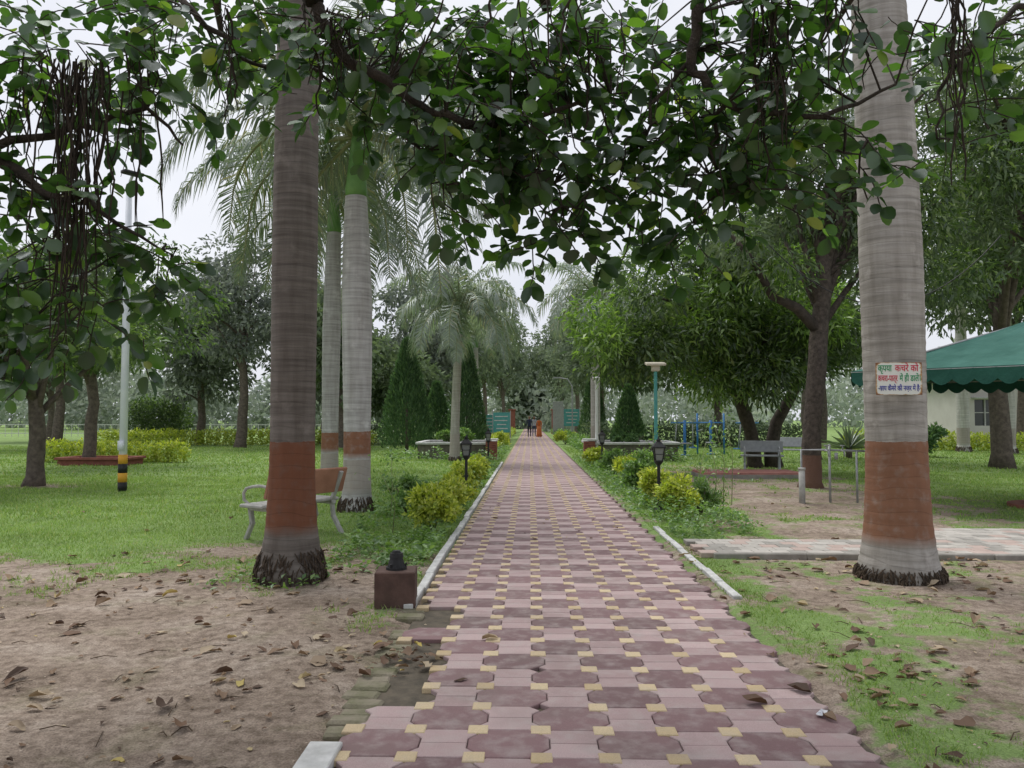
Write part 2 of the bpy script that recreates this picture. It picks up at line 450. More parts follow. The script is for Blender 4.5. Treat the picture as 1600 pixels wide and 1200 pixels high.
yy = np.concatenate([2.6 + 5.8 * R.rand(380) ** 1.1, 2.6 + 6.4 * R.rand(330), R.uniform(3, 12, 16), R.uniform(7, 14, 68)])
for (cx, cy, k, s) in ((-2.0, 4.2, 30, .5), (-1.15, 4.8, 40, .25), (2.1, 4.6, 45, .3), (2.9, 3.9, 50, .5), (3.2, 7.9, 40, .6), (-3.6, 6.9, 30, .7), (-.75, 4.9, 25, .1), (4.3, 8.1, 30, .5)):
    xx = np.concatenate([xx, R.normal(cx, s, k)]); yy = np.concatenate([yy, R.normal(cy, s, k)])
np_obj('fallen_leaves', litter(xx, yy), T_BROAD[1], [m_dead])
tw = MB()
for k in range(110):
    x = random.choice([random.uniform(-4, PL - .1), random.uniform(PR + .1, 4.5)]); y = random.uniform(3, 8)
    a = random.uniform(0, pi); l = random.uniform(.05, .2); z = float(hgt(x, y)) + .008
    tw.tube([(x, y, z), (x + math.cos(a) * l / 2, y + math.sin(a) * l / 2 + .01, z + .01), (x + math.cos(a) * l, y + math.sin(a) * l, z)], [.003, .003, .002], 4)
tw.obj('fallen_twigs', [mat_noise('twig', (.05, .035, .02), (.12, .08, .05), 20)])
wr = MB()
gx = 8
V = []; F = []
for i in range(gx):
    for j in range(4):
        V.append((i * .014 - .05, j * .012 - .018, .004 + .008 * random.random()))
for i in range(gx - 1):
    for j in range(3): F.append((i * 4 + j, i * 4 + 4 + j, i * 4 + 5 + j, i * 4 + 1 + j))
wr.add(V, F)
o = wr.obj('plastic_wrapper', [mat_noise('foil', (.3, .32, .4), (.7, .7, .72), 60, .3)], None, False, (1.47, 3.98, .016)); o.rotation_euler = (0, 0, .9)

# ------------------------------------------------------------------ trees
m_bark = mat_noise('bark_grey_brown', (.08, .065, .055), (.19, .155, .13), 9, .95, .9, .03)
m_barkd = mat_noise('bark_dark', (.035, .03, .025), (.10, .08, .066), 9, .95, .9, .03)
m_lf_mango = mat_leaf('leaves_mango', [(0, (.05, .083, .036)), (.5, (.09, .136, .055)), (.88, (.15, .205, .08)), (1, (.24, .3, .115))], .32, clump=.45)
m_lf_bright = mat_leaf('leaves_bright', [(0, (.10, .165, .045)), (.5, (.17, .265, .07)), (.88, (.25, .37, .09)), (1, (.35, .46, .13))], .4, (1.4, 1.7, .7), clump=.4)
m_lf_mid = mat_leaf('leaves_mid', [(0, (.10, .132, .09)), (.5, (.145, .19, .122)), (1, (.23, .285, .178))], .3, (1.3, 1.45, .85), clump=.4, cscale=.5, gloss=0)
m_lf_far = mat_leaf('leaves_midfar_hazed', [(0, (.15, .187, .145)), (.5, (.20, .245, .185)), (1, (.29, .335, .245))], .3, (1.2, 1.3, .9), clump=.35, cscale=.4, gloss=0)  # leaf greens paled with grey, aerial haze put into the colour
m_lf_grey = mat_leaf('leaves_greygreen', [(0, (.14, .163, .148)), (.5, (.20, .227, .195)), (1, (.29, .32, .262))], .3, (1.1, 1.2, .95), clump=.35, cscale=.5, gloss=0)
m_lf_haze = mat_leaf('leaves_far_hazed', [(0, (.27, .315, .27)), (.5, (.34, .385, .325)), (1, (.42, .465, .395))], .3, (1.1, 1.15, 1), clump=.25, cscale=.15, gloss=0)  # palest leaf colour stands in for distance haze over the farthest trees
m_lf_cyp = mat_leaf('leaves_cypress', [(0, (.065, .115, .062)), (.6, (.10, .17, .088)), (1, (.16, .24, .118))], .2, clump=.35, cscale=2, gloss=0)
m_lf_gold = mat_leaf('leaves_golden', [(0, (.24, .32, .04)), (.5, (.44, .52, .07)), (1, (.64, .66, .12))], .35, (1.1, 1.2, .5), clump=.35, cscale=3)
m_lf_weed = mat_leaf('leaves_weed', [(0, (.09, .17, .05)), (.5, (.16, .27, .08)), (1, (.26, .38, .13))], .35, (1.3, 1.5, .6), clump=.35, cscale=3)

def crown_pts(blobs, n, shell=.45):
    bl = np.array(blobs, float)
    vol = (bl[:, 3] * bl[:, 4] + bl[:, 3] * bl[:, 5] + bl[:, 4] * bl[:, 5]); p = vol / vol.sum()
    k = R.choice(len(bl), n, p=p)
    u = sphere_pts(n); rr = 1 - shell * R.rand(n) ** 1.5
    rr *= 1 + R.normal(0, .10, n)
    P = bl[k, :3] + u * bl[k, 3:6] * rr[:, None]
    return P, u, k
def crown_blobs(c, rad, k, bs=.34, seed=None, flat=.75):
    rr = np.random.RandomState(seed) if seed is not None else R
    out = []
    for i in range(k):
        u = rr.normal(size=3); u /= np.linalg.norm(u); q = rr.rand() ** .45
        s = bs * rr.uniform(.6, 1.25) * min(rad)
        out.append((c[0] + u[0] * rad[0] * q * .85, c[1] + u[1] * rad[1] * q * .85, c[2] + u[2] * rad[2] * q * .85, s * 1.15, s * 1.15, s * flat))
    return out
def leafset(P, u, L, asp, droop=.5, up=.5):
    n = len(P)
    dr = u * .7 + R.normal(0, .6, (n, 3)) + np.array([0, 0, -droop])
    nm = R.normal(0, .55, (n, 3)) + u * .5 + np.array([0, 0, up])
    LL = L * R.uniform(.6, 1.25, n)
    return P, dr, nm, LL, LL * asp
def make_tree(name, base, trunk_pts, trunk_r, c, rad, nb, nl, L, asp, mleaf, mbark=None, tmpl=T_DIA, bs=.34, seed=None, limbs=9, extra=None, droop=.5, brightp=.35):
    e = empty(name, (base[0], base[1], 0))
    mb = MB()
    bx, by = base[0], base[1]
    tp = [(p[0] - bx, p[1] - by, p[2]) for p in trunk_pts]
    pts = []; rd = []
    for i in range(len(tp) - 1):
        for k in range(5):
            t = k / 5
            p = Vector(tp[i]).lerp(Vector(tp[i + 1]), t)
            pts.append(p + Vector((random.gauss(0, .012), random.gauss(0, .012), 0))); rd.append((trunk_r[i] * (1 - t) + trunk_r[i + 1] * t) * random.uniform(.95, 1.06))
    pts.append(Vector(tp[-1])); rd.append(trunk_r[-1]); rd[0] *= 1.35
    mb.tube(pts, rd, 10)
    blobs = crown_blobs((c[0] - bx, c[1] - by, c[2]), rad, nb, bs, seed)
    if extra: blobs += [(b[0] - bx, b[1] - by, b[2], b[3], b[4], b[5]) for b in extra]
    for b in random.sample(blobs, min(limbs, len(blobs))):
        st = pts[random.randint(int(len(pts) * .6), len(pts) - 1)]
        en = Vector(b[:3]); md = st.lerp(en, .5) + Vector((random.gauss(0, .15), random.gauss(0, .15), .1 * (en - st).length))
        r0 = trunk_r[-1] * .65
        mb.tube([st, st.lerp(md, .5) + Vector((0, 0, .05)), md, md.lerp(en, .55), en], [r0, r0 * .8, r0 * .6, r0 * .4, r0 * .15], 6)
    mb.obj('trunk', [mbark or m_bark], e)
    P, u, k = crown_pts(blobs, nl)
    V = leaves(*leafset(P, u, L, asp, droop), tmpl)
    ms = [mleaf] if not isinstance(mleaf, (list, tuple)) else list(mleaf)
    mi = None
    if len(ms) > 1:
        bm_ = R.rand(len(blobs)) < brightp
        mi = (bm_[k] | (R.rand(nl) < .06)).astype(int)
    np_obj('crown', V, tmpl[1], ms, e, mi)
    return e

make_tree('mango_tree', (-11.1, 17), [(-11.1, 17, -.05), (-11.05, 17, 1.3), (-11.2, 17, 2.6)], [.19, .16, .13], (-11.6, 17, 3.7), (3.4, 3, 1.9), 34, 15000, .2, .3, m_lf_mango, m_bark, seed=2)
make_tree('mango_tree', (-14.5, 25), [(-14.5, 25, -.05), (-14.4, 25, 2), (-14.6, 25, 4)], [.2, .17, .14], (-14.5, 25, 5.4), (3.8, 3, 2.6), 34, 10000, .24, .32, (m_lf_mid, m_lf_mango), m_bark, seed=3)
e = make_tree('mango_tree', (7.1, 24), [(6.95, 24, -.05), (6.8, 23.8, 1.0), (6.2, 23, 2.3), (5.6, 22.5, 3.5)], [.24, .2, .19, .14], (5.5, 21.7, 4.3), (3.8, 3.2, 2.5), 44, 30000, .24, .26, (m_lf_mango, m_lf_bright), m_barkd, seed=5, limbs=18, bs=.34, brightp=.3,
              extra=[(1.9, 20, 3.5, .8, .7, .6), (2.3, 20.8, 3.0, .8, .8, .5), (1.7, 20.5, 4.2, .8, .7, .6)])
mb = MB(); mb.tube([(.45, 0, -.05), (.35, 0, .6), (.5, -.1, 1.4), (1.0, -.3, 2.4), (1.4, -.6, 3.4)], [.3, .22, .19, .16, .12], 10); mb.obj('second_trunk', [m_barkd], e)
m, nt, out = newmat('bark_painted_foot')
z = nt.nodes.new('ShaderNodeSeparateXYZ'); nt.links.new(nt.nodes.new('ShaderNodeTexCoord').outputs['Object'], z.inputs[0])
nf = noise(nt, 12, 6)
bk = ramp(nt, [(.3, (.045, .037, .032)), (.7, (.13, .105, .088))], nf).outputs[0]
band = math_(nt, 'LESS_THAN', math_(nt, 'ADD', z.outputs[2], math_(nt, 'MULTIPLY', nf, .08)), .78)
finish(nt, out, mixc(nt, bk, (.17, .095, .07), band), .95, noise(nt, 30, 5), .9, .03)
m_foot = m
e = make_tree('mango_tree', (6.0, 16.4), [(5.9, 16.4, -.05), (5.95, 16.4, 1.2), (6.1, 16.4, 2.8), (6.25, 16.4, 4.3), (6.3, 16.5, 5.4)], [.23, .19, .19, .17, .13], (7.6, 16.8, 6.9), (4.0, 3.2, 2.4), 36, 19000, .2, .26, (m_lf_mango, m_lf_mid), m_foot, seed=8, limbs=16, bs=.32,
              extra=[(5.2, 16, 4.6, .8, .8, .5), (4.3, 16, 5.2, .8, .8, .6), (8.6, 16, 4.4, 1.0, .9, .5), (7.6, 16.5, 4.8, .9, .9, .5)])
mb = MB(); mb.tube([(.2, 0, 3.3), (-.35, -.1, 3.85), (-.9, -.2, 4.1), (-1.3, -.3, 4.8), (-1.9, -.2, 5.6)], [.13, .11, .09, .07, .03], 8); mb.obj('limb', [m_barkd], e)
make_tree('mango_tree', (14.5, 24), [(14.5, 24, -.05), (14.4, 24, 2.5), (14.6, 24, 5)], [.3, .25, .2], (14.5, 24, 7.6), (4.6, 4, 3.6), 38, 15000, .26, .3, (m_lf_mango, m_lf_mid), m_bark, seed=9, bs=.3)
make_tree('mango_tree', (10.5, 29), [(10.5, 29, -.05), (10.4, 29, 2), (10.6, 29, 4)], [.3, .25, .2], (9.8, 29, 7.2), (4.3, 4, 3.6), 34, 13000, .28, .32, (m_lf_mid, m_lf_mango), m_bark, seed=10, bs=.3)
make_tree('mango_tree', (13.2, 18.5), [(13.2, 18.5, -.05), (13.0, 18.5, 3), (12.2, 18.5, 6)], [.3, .24, .16], (11.6, 18.3, 8.6), (3.2, 3, 3.0), 30, 11000, .22, .28, (m_lf_mango, m_lf_mid), m_bark, seed=41, bs=.3, limbs=14)
def bgtree(x, y, top, r, ml, seed, bot=2.2, nl=7500, L=.4):
    cz = (top + bot) / 2
    make_tree('neem_tree', (x, y), [(x, y, -.3), (x + .2, y, bot * .7), (x - .1, y, cz)], [.3, .22, .12], (x, y, cz), (r, r, (top - bot) / 2), 40, nl, L, .45, ml, m_bark, seed=seed, bs=.33, limbs=14)
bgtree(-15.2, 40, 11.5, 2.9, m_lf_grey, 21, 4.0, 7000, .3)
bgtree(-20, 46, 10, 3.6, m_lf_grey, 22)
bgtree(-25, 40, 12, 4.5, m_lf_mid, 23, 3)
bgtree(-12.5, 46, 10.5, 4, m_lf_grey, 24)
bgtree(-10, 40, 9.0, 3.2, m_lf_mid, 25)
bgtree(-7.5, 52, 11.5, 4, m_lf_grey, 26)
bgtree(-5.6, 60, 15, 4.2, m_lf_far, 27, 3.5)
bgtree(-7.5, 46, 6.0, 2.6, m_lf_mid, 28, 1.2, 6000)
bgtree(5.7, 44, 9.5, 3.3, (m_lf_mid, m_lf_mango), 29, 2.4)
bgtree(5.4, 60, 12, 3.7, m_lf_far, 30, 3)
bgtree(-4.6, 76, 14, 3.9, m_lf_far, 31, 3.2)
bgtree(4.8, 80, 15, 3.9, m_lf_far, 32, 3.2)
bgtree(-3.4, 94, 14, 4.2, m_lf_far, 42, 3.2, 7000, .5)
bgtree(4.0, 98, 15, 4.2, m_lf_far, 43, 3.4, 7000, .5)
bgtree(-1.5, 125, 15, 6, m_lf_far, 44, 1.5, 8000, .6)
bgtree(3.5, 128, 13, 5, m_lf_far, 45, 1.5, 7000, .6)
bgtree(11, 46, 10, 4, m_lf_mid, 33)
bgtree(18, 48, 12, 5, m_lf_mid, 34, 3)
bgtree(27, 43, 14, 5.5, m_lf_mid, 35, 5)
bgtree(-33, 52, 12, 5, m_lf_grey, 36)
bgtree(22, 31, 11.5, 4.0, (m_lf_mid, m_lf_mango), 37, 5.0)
bgtree(38, 42, 14, 6, m_lf_mid, 38, 5)
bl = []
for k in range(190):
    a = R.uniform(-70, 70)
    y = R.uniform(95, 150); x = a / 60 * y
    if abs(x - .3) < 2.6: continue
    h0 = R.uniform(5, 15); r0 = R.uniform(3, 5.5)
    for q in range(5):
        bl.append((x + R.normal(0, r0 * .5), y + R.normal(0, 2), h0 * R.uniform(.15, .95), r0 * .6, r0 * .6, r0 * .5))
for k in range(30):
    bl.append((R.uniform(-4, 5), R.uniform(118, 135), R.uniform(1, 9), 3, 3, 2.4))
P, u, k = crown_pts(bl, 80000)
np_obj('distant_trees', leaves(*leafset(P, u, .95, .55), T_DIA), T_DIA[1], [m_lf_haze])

def cypress(x, y, hgt_, r, n=9000):
    e = empty('cypress_tree', (x, y, 0))
    mb = MB(); mb.tube([(0, 0, -.1), (0, 0, hgt_ * .5)], [.09, .04], 8); mb.obj('trunk', [m_bark], e)
    t = R.rand(n) ** .8; z = .2 + t * (hgt_ - .2); a = R.uniform(0, 2 * pi, n)
    prof = np.minimum(1, .75 + t * 1.6) * (1 - t) ** .8
    lump = .82 + .35 * vn(a * 2, z * 1.0, 1.6)
    rr = r * 1.12 * prof * lump * (1 - .5 * R.rand(n) ** 2) + .03
    P = np.stack([np.cos(a) * rr, np.sin(a) * rr, z], 1)
    dr = np.stack([np.cos(a) * .6, np.sin(a) * .6, np.ones(n) * .9], 1) + R.normal(0, .3, (n, 3)); nm = np.stack([np.cos(a), np.sin(a), np.zeros(n)], 1) + R.normal(0, .5, (n, 3))
    L = R.uniform(.1, .26, n)
    np_obj('foliage', leaves(P, dr, nm, L, L * .25, T_DIA), T_DIA[1], [m_lf_cyp], e)
cypress(-5.3, 33, 4.9, 1.1); cypress(-2.75, 33.5, 4.7, .85); cypress(-4.5, 37, 3.2, .8, 6000); cypress(4.6, 36, 3.0, .75, 6000); cypress(3.6, 44, 4.2, .8, 5000)

# ------------------------------------------------------------------ royal palms
def palm_mat(name, c1, c2, bands):
    m, nt, out = newmat(name)
    tc = nt.nodes.new('ShaderNodeTexCoord'); z = nt.nodes.new('ShaderNodeSeparateXYZ'); nt.links.new(tc.outputs['Object'], z.inputs[0])
    mp = nt.nodes.new('ShaderNodeMapping'); nt.links.new(tc.outputs['Object'], mp.inputs[0]); mp.inputs['Scale'].default_value = (6, 6, .7)
    streak = noise(nt, 1.6, 5, mp.outputs[0])
    mp2 = nt.nodes.new('ShaderNodeMapping'); nt.links.new(tc.outputs['Object'], mp2.inputs[0]); mp2.inputs['Scale'].default_value = (.8, .8, 14)
    ringn = noise(nt, 1.5, 5, mp2.outputs[0], .7)
    wob = math_(nt, 'ADD', math_(nt, 'MULTIPLY', z.outputs[2], 9.0), math_(nt, 'MULTIPLY', noise(nt, .9, 2), 3.0))
    fr = math_(nt, 'FRACT', wob)
    ring = ramp(nt, [(0, (.5, .5, .5)), (.07, (1, 1, 1)), (.93, (1, 1, 1)), (1, (.7, .7, .7))], fr).outputs[0]
    col = ramp(nt, [(.3, c1), (.7, c2)], ringn).outputs[0]
    col = mixc(nt, col, ramp(nt, [(.3, (.65, .62, .59)), (.65, (1.1, 1.1, 1.1))], streak).outputs[0], .65, 'MULTIPLY')
    lich = ramp(nt, [(.58, (0, 0, 0)), (.7, (1, 1, 1))], noise(nt, 4, 6)).outputs[0]
    col = mixc(nt, col, tuple(min(1, v * 1.3) for v in c2), math_(nt, 'MULTIPLY', lich, .5))
    zn = math_(nt, 'ADD', z.outputs[2], math_(nt, 'MULTIPLY', math_(nt, 'SUBTRACT', noise(nt, 7, 5), .5), .05))
    for z0, z1, c in bands:
        f = math_(nt, 'MULTIPLY', ramp(nt, [(0, (0, 0, 0)), (1, (1, 1, 1))], math_(nt, 'MULTIPLY', math_(nt, 'SUBTRACT', zn, z0), 9, True)).outputs[0], math_(nt, 'LESS_THAN', zn, z1))
        pc = mixc(nt, c, tuple(v * .55 for v in c), streak)
        f = math_(nt, 'MULTIPLY', f, ramp(nt, [(.25, (.6, .6, .6)), (.5, (.96, .96, .96))], noise(nt, 10, 6)).outputs[0])
        col = mixc(nt, col, pc, f)
    col = mixc(nt, col, ring, .45, 'MULTIPLY')
    hh = math_(nt, 'ADD', math_(nt, 'MULTIPLY', ring, .5), math_(nt, 'ADD', math_(nt, 'MULTIPLY', ringn, .6), math_(nt, 'MULTIPLY', noise(nt, 45, 5), .5)))
    finish(nt, out, col, .9, hh, .35, .010, .15)
    return m
m_shaft = mat_noise('palm_crownshaft', (.08, .20, .05), (.16, .32, .09), 3, .45, .1)
m_rachis = mat_noise('palm_rachis', (.17, .20, .09), (.27, .29, .14), 6, .6)
m_root = mat_noise('palm_root_mat', (.06, .045, .035), (.17, .125, .09), 22, 1, 1, .03)
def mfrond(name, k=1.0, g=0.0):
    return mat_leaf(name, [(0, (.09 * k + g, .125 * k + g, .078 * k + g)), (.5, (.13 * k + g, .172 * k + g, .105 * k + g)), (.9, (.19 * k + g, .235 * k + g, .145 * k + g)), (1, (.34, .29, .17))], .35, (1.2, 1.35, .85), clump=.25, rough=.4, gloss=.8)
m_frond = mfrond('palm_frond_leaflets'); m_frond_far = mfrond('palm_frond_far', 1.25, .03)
def frond(LV, mb, start, az, el, L, sag, nlf, ll, wd, mi=0):
    p = Vector(start); pts = [p.copy()]; dirs = []
    n = 14; e = el
    for i in range(n):
        d = Vector((math.cos(az) * math.cos(e), math.sin(az) * math.cos(e), math.sin(e)))
        dirs.append(d); p = p + d * (L / n); pts.append(p.copy())
        e = max(-1.45, e - sag / n * (.5 + 1.1 * i / n))
    dirs.append(dirs[-1])
    mb.tube(pts, [.034 * (1 - i / (n + 1)) * L / 3 + .004 for i in range(n + 1)], 5, mi)
    for k in range(nlf):
        t = .1 + .9 * k / nlf; f = t * n; i = min(int(f), n - 1)
        q = pts[i].lerp(pts[i + 1], f - i); d = dirs[i]
        side = d.cross(Vector((0, 0, 1)))
        if side.length < .05: side = Vector((-math.sin(az), math.cos(az), 0))
        side.normalize(); upv = side.cross(d)
        l = ll * (math.sin(pi * min(1, t * .8 + .17)) ** .6) * random.uniform(.85, 1.1)
        for sg in (-1, 1):
            v = side * sg * random.uniform(.7, 1) + d * random.uniform(.45, .7) + upv * random.uniform(-.2, .45); v.normalize()
            a = q + v * l * .45 + Vector((0, 0, -.08 * l)); b = q + v * l * .7 + Vector((0, 0, -.55 * l))
            wv = d * wd
            LV.append([q - wv * .3, q + wv * .3, a + wv * .5, b, a - wv * .5])
def royal_palm(x, y, prof, bands, c1, c2, top_lean=(0, 0), shaft=1.0, nf=15, L=3.0, ll=.6, nlf=60, wd=.03, mf=None, seed=1, sagr=(1.6, 2.6), dead=0, rootk=1.0):
    random.seed(seed)
    e = empty('royal_palm', (x, y, 0))
    mb = MB(); hmax = prof[-1][0]
    zs = np.arange(-.05, hmax, .03); pz = [p[0] for p in prof]; pr = [p[1] for p in prof]
    seg = 36; V = []; F = []
    for k, z in enumerate(zs):
        r_ = float(np.interp(z, pz, pr)); t = z / hmax
        ox, oy = top_lean[0] * t * t, top_lean[1] * t * t
        rg = 1 + .008 * math.sin(z * 57)
        for s in range(seg):
            an = 2 * pi * s / seg
            jj = 1 + .02 * math.sin(3 * an + z * .8) + (.10 * rootk * (random.random() - .3) * max(0, 1 - z / .34) if z < .34 else .004 * random.random())
            V.append((ox + math.cos(an) * r_ * rg * jj, oy + math.sin(an) * r_ * rg * jj, z))
    for k in range(len(zs) - 1):
        for s in range(seg):
            s2 = (s + 1) % seg
            F.append((k * seg + s, k * seg + s2, (k + 1) * seg + s2, (k + 1) * seg + s))
    mb.add(V, F)
    mb.obj('trunk', [palm_mat('palm_trunk', c1, c2, bands)], e)
    rb = MB(); r0 = pr[0]
    for k in range(420):
        an = random.uniform(0, 2 * pi); z0 = random.uniform(.02, .27) * rootk; r1 = float(np.interp(z0, pz, pr)) * 1.0; tw_ = random.gauss(0, .06)
        zz = max(-.03, z0 - random.uniform(.05, .14))
        r2 = r0 * random.uniform(1.02, 1.12) if zz < .05 else float(np.interp(zz, pz, pr)) * random.uniform(1.02, 1.09)
        rb.tube([(math.cos(an) * r1, math.sin(an) * r1, z0), (math.cos(an + tw_) * (r1 + r2) * .52, math.sin(an + tw_) * (r1 + r2) * .52, (z0 + zz) / 2), (math.cos(an + 1.4 * tw_) * r2, math.sin(an + 1.4 * tw_) * r2, zz)], [.004, .008, .004], 4, 0, False)
    rb.obj('roots', [m_root], e)
    tx, ty = top_lean
    cs = MB(); rt = pr[-1]
    cs.tube([(tx, ty, hmax - .05), (tx, ty, hmax + .1), (tx, ty, hmax + shaft * .5), (tx, ty, hmax + shaft)], [rt * .98, rt * 1.02, rt * .75, rt * .42], 16)
    cs.obj('crownshaft', [m_shaft], e)
    LV = []; rm = MB(); st = (tx, ty, hmax + shaft * .93)
    for k in range(nf):
        az = k * 2.399 + random.uniform(-.2, .2); el = 1.25 - 1.4 * (k / nf) + random.uniform(-.1, .1)
        frond(LV, rm, st, az, el, L * random.uniform(.85, 1.1), random.uniform(*sagr), nlf, ll, wd)
    for k in range(dead):
        frond(LV, rm, st, random.uniform(0, 6.28), -.6, L * .8, .9, nlf, ll * .8, wd)
    rm.obj('rachis', [m_rachis], e)
    V = np.array([[tuple(p) for p in l] for l in LV])
    np_obj('fronds', V, [(0, 1, 2, 4), (4, 2, 3)], [mf or m_frond], e)
    return e
orange = (.32, .145, .085); wht = (.48, .43, .39)
royal_palm(-2.24, 7.2, [(0, .30), (.1, .315), (.22, .275), (.5, .235), (.9, .212), (1.3, .205), (3, .21), (5, .2), (7.5, .17)],
           [(.42, 1.29, (.235, .10, .058))], (.11, .097, .087), (.21, .187, .17), (0, .1), seed=11, L=3.4, rootk=1.15)  # darker trunk tones than the other palms, shade put into the colour
royal_palm(3.53, 7.5, [(0, .37), (.1, .36), (.22, .335), (.5, .3), (.9, .28), (1.3, .272), (3, .285), (5, .26), (8, .2)],
           [(.3, 1.29, (.31, .15, .09))], (.25, .235, .215), (.44, .415, .39), (-.12, .1), seed=12, L=3.4, rootk=.45)
royal_palm(-2.8, 12.4, [(0, .29), (.12, .28), (.25, .24), (.6, .22), (1.3, .215), (2.4, .235), (3.4, .245), (4.4, .215), (5.17, .175)],
           [(.85, 1.3, orange), (.28, .85, wht)], (.32, .315, .31), (.54, .535, .53), (-.05, 0), 1.05, nf=19, seed=13, L=3.9, ll=.85, nlf=90, wd=.036, dead=2, sagr=(2.0, 3.0))
royal_palm(-4.45, 17, [(0, .26), (.25, .2), (1.3, .18), (3.5, .2), (5.7, .16)],
           [(.75, 1.2, orange), (.2, .75, wht)], (.30, .295, .29), (.50, .495, .49), (.05, 0), 1.0, nf=20, seed=14, L=4.2, ll=.95, nlf=85, wd=.042, dead=2, sagr=(1.8, 2.8))
royal_palm(-2.55, 26, [(0, .22), (.25, .18), (1.3, .15), (3.2, .14), (4.4, .11)], [(.2, 1.0, wht)], (.32, .31, .27), (.46, .44, .41), (.15, 0), .95, nf=22, seed=15, L=3.1, ll=.85, nlf=60, wd=.05, mf=m_frond_far, sagr=(1.9, 2.8), dead=1)
royal_palm(2.8, 33, [(0, .25), (.25, .2), (3, .2), (5.9, .15)], [(.2, 1.2, wht)], (.32, .31, .28), (.48, .46, .43), (0, 0), .9, nf=18, seed=16, L=3.6, ll=1.0, nlf=50, wd=.06, mf=m_frond_far, sagr=(1.8, 2.8))
royal_palm(-3.4, 48, [(0, .25), (.25, .2), (3, .2), (6.0, .15)], [(.2, 1.2, wht)], (.32, .31, .28), (.48, .46, .43), (0, 0), .9, nf=16, seed=19, L=3.4, ll=1.0, nlf=40, wd=.07, mf=m_frond_far, sagr=(1.8, 2.8))
royal_palm(20.0, 36, [(0, .35), (.3, .27), (4, .26), (7, .2)], [(.3, 1.1, wht)], (.4, .4, .38), (.58, .57, .55), nf=14, seed=17, L=3.2, ll=.9, nlf=40, wd=.06, mf=m_frond_far)
royal_palm(20.8, 34, [(0, .38), (.3, .3), (4, .3), (7.4, .2)], [(.3, 1.1, wht)], (.4, .4, .38), (.58, .57, .55), nf=14, seed=18, L=3.2, ll=.9, nlf=40, wd=.06, mf=m_frond_far)
LV = []; rm = MB(); random.seed(4)
e = empty('yucca_plant', (12.3, 30, 0))
for k in range(60):
    az = random.uniform(0, 6.28); el = random.uniform(.1, 1.4); d = Vector((math.cos(az) * math.cos(el), math.sin(az) * math.cos(el), math.sin(el))); l = random.uniform(.9, 1.3)
    sdv = d.cross(Vector((0, 0, 1))).normalized() * .035; q = Vector((0, 0, .35))
    LV.append([q - sdv, q + sdv, q + d * l * .6 + sdv, q + d * l - Vector((0, 0, .15)), q + d * l * .6 - sdv])
np_obj('blades', np.array([[tuple(p) for p in l] for l in LV]), [(0, 1, 2, 3, 4)], [m_frond_far], e)
rm.tube([(0, 0, 0), (0, 0, .4)], .12, 8); rm.obj('stem', [m_bark], e)

# ------------------------------------------------------------------ shrubs, hedges, weeds
def shrub(name, x, y, r, h, n, mat, L=.06, asp=.55, z0=0.0):
    e = empty(name, (x, y, z0))
    mb = MB()
    for k in range(6):
        a = random.uniform(0, 6.28); mb.tube([(0, 0, -.03), (math.cos(a) * r * .3, math.sin(a) * r * .3, h * .4), (math.cos(a) * r * .6, math.sin(a) * r * .6, h * .75)], [.014, .01, .004], 5)
    mb.obj('stems', [m_bark], e)
    bl = crown_blobs((0, 0, h * .55), (r, r, h * .45), 14, .42, None, .9)
    P, u, k = crown_pts(bl, n, .8); P[:, 2] = np.abs(P[:, 2])
    np_obj('foliage', leaves(*leafset(P, u, L, asp, -.3), T_DIA), T_DIA[1], [mat], e)
for (x, y, r, h, n) in ((-1.28, 10.2, .34, .72, 3600), (-1.3, 11.3, .36, .66, 3000), (-1.3, 12.6, .36, .62, 2600), (-1.32, 14.6, .36, .6, 2200), (-1.35, 17, .4, .6, 2000), (-1.35, 19.5, .4, .55, 1800),
                        (2.1, 13.0, .28, .7, 2200), (2.25, 11.7, .34, .6, 2600), (2.3, 17.5, .5, .7, 2200), (2.0, 24, .5, .6, 1800), (-1.5, 38, .6, .8, 1500), (2.1, 46, .7, .8, 1500)):
    shrub('golden_duranta_shrub', x, y, r, h, n, m_lf_gold, .07 if y < 15 else .1)
shrub('green_shrub', 2.15, 15.4, .46, .85, 3000, m_lf_weed, .09); shrub('green_shrub', 2.7, 12.3, .3, .55, 1600, m_lf_weed, .07, .3)
shrub('green_shrub', 2.2, 20.5, .5, .75, 2000, m_lf_weed, .09); shrub('green_shrub', 15.5, 31, 1.0, 1.4, 2500, m_lf_cyp, .16)
shrub('green_shrub', -1.9, 12.0, .45, .6, 1500, m_lf_weed, .07)
def leafbox(name, c, d, n, mat, L):
    bl = []
    k = max(4, int(max(d[0], d[1]) / .5))
    for i in range(k):
        t = (i + .5) / k - .5
        bl.append((c[0] + (t * d[0] if d[0] >= d[1] else 0), c[1] + (t * d[1] if d[1] > d[0] else 0), d[2] / 2 * random.uniform(.85, 1.05), max(d[0] / k, min(d[0], d[1]) / 2) * .8, max(d[1] / k if d[1] > d[0] else 0, min(d[0], d[1]) / 2) * .8, d[2] / 2))
    P, u, k2 = crown_pts(bl, n, .5); P[:, 2] = np.abs(P[:, 2])
    np_obj(name, leaves(*leafset(P, u, L, .5, -.2), T_DIA), T_DIA[1], [mat])
leafbox('hedge', (-17, 44, 0), (16, 1.0, .9), 9000, m_lf_gold, .16)
leafbox('hedge', (-14.5, 26.5, 0), (5, .8, .75), 5000, m_lf_gold, .12)
leafbox('hedge', (-6, 46, 0), (7, 1.0, 1.2), 5000, m_lf_mid, .16)
leafbox('hedge', (24, 37, 0), (18, 1.0, .9), 9000, m_lf_gold, .16)
leafbox('hedge', (9, 42, 0), (12, 1.2, 1.3), 7000, m_lf_mid, .18)
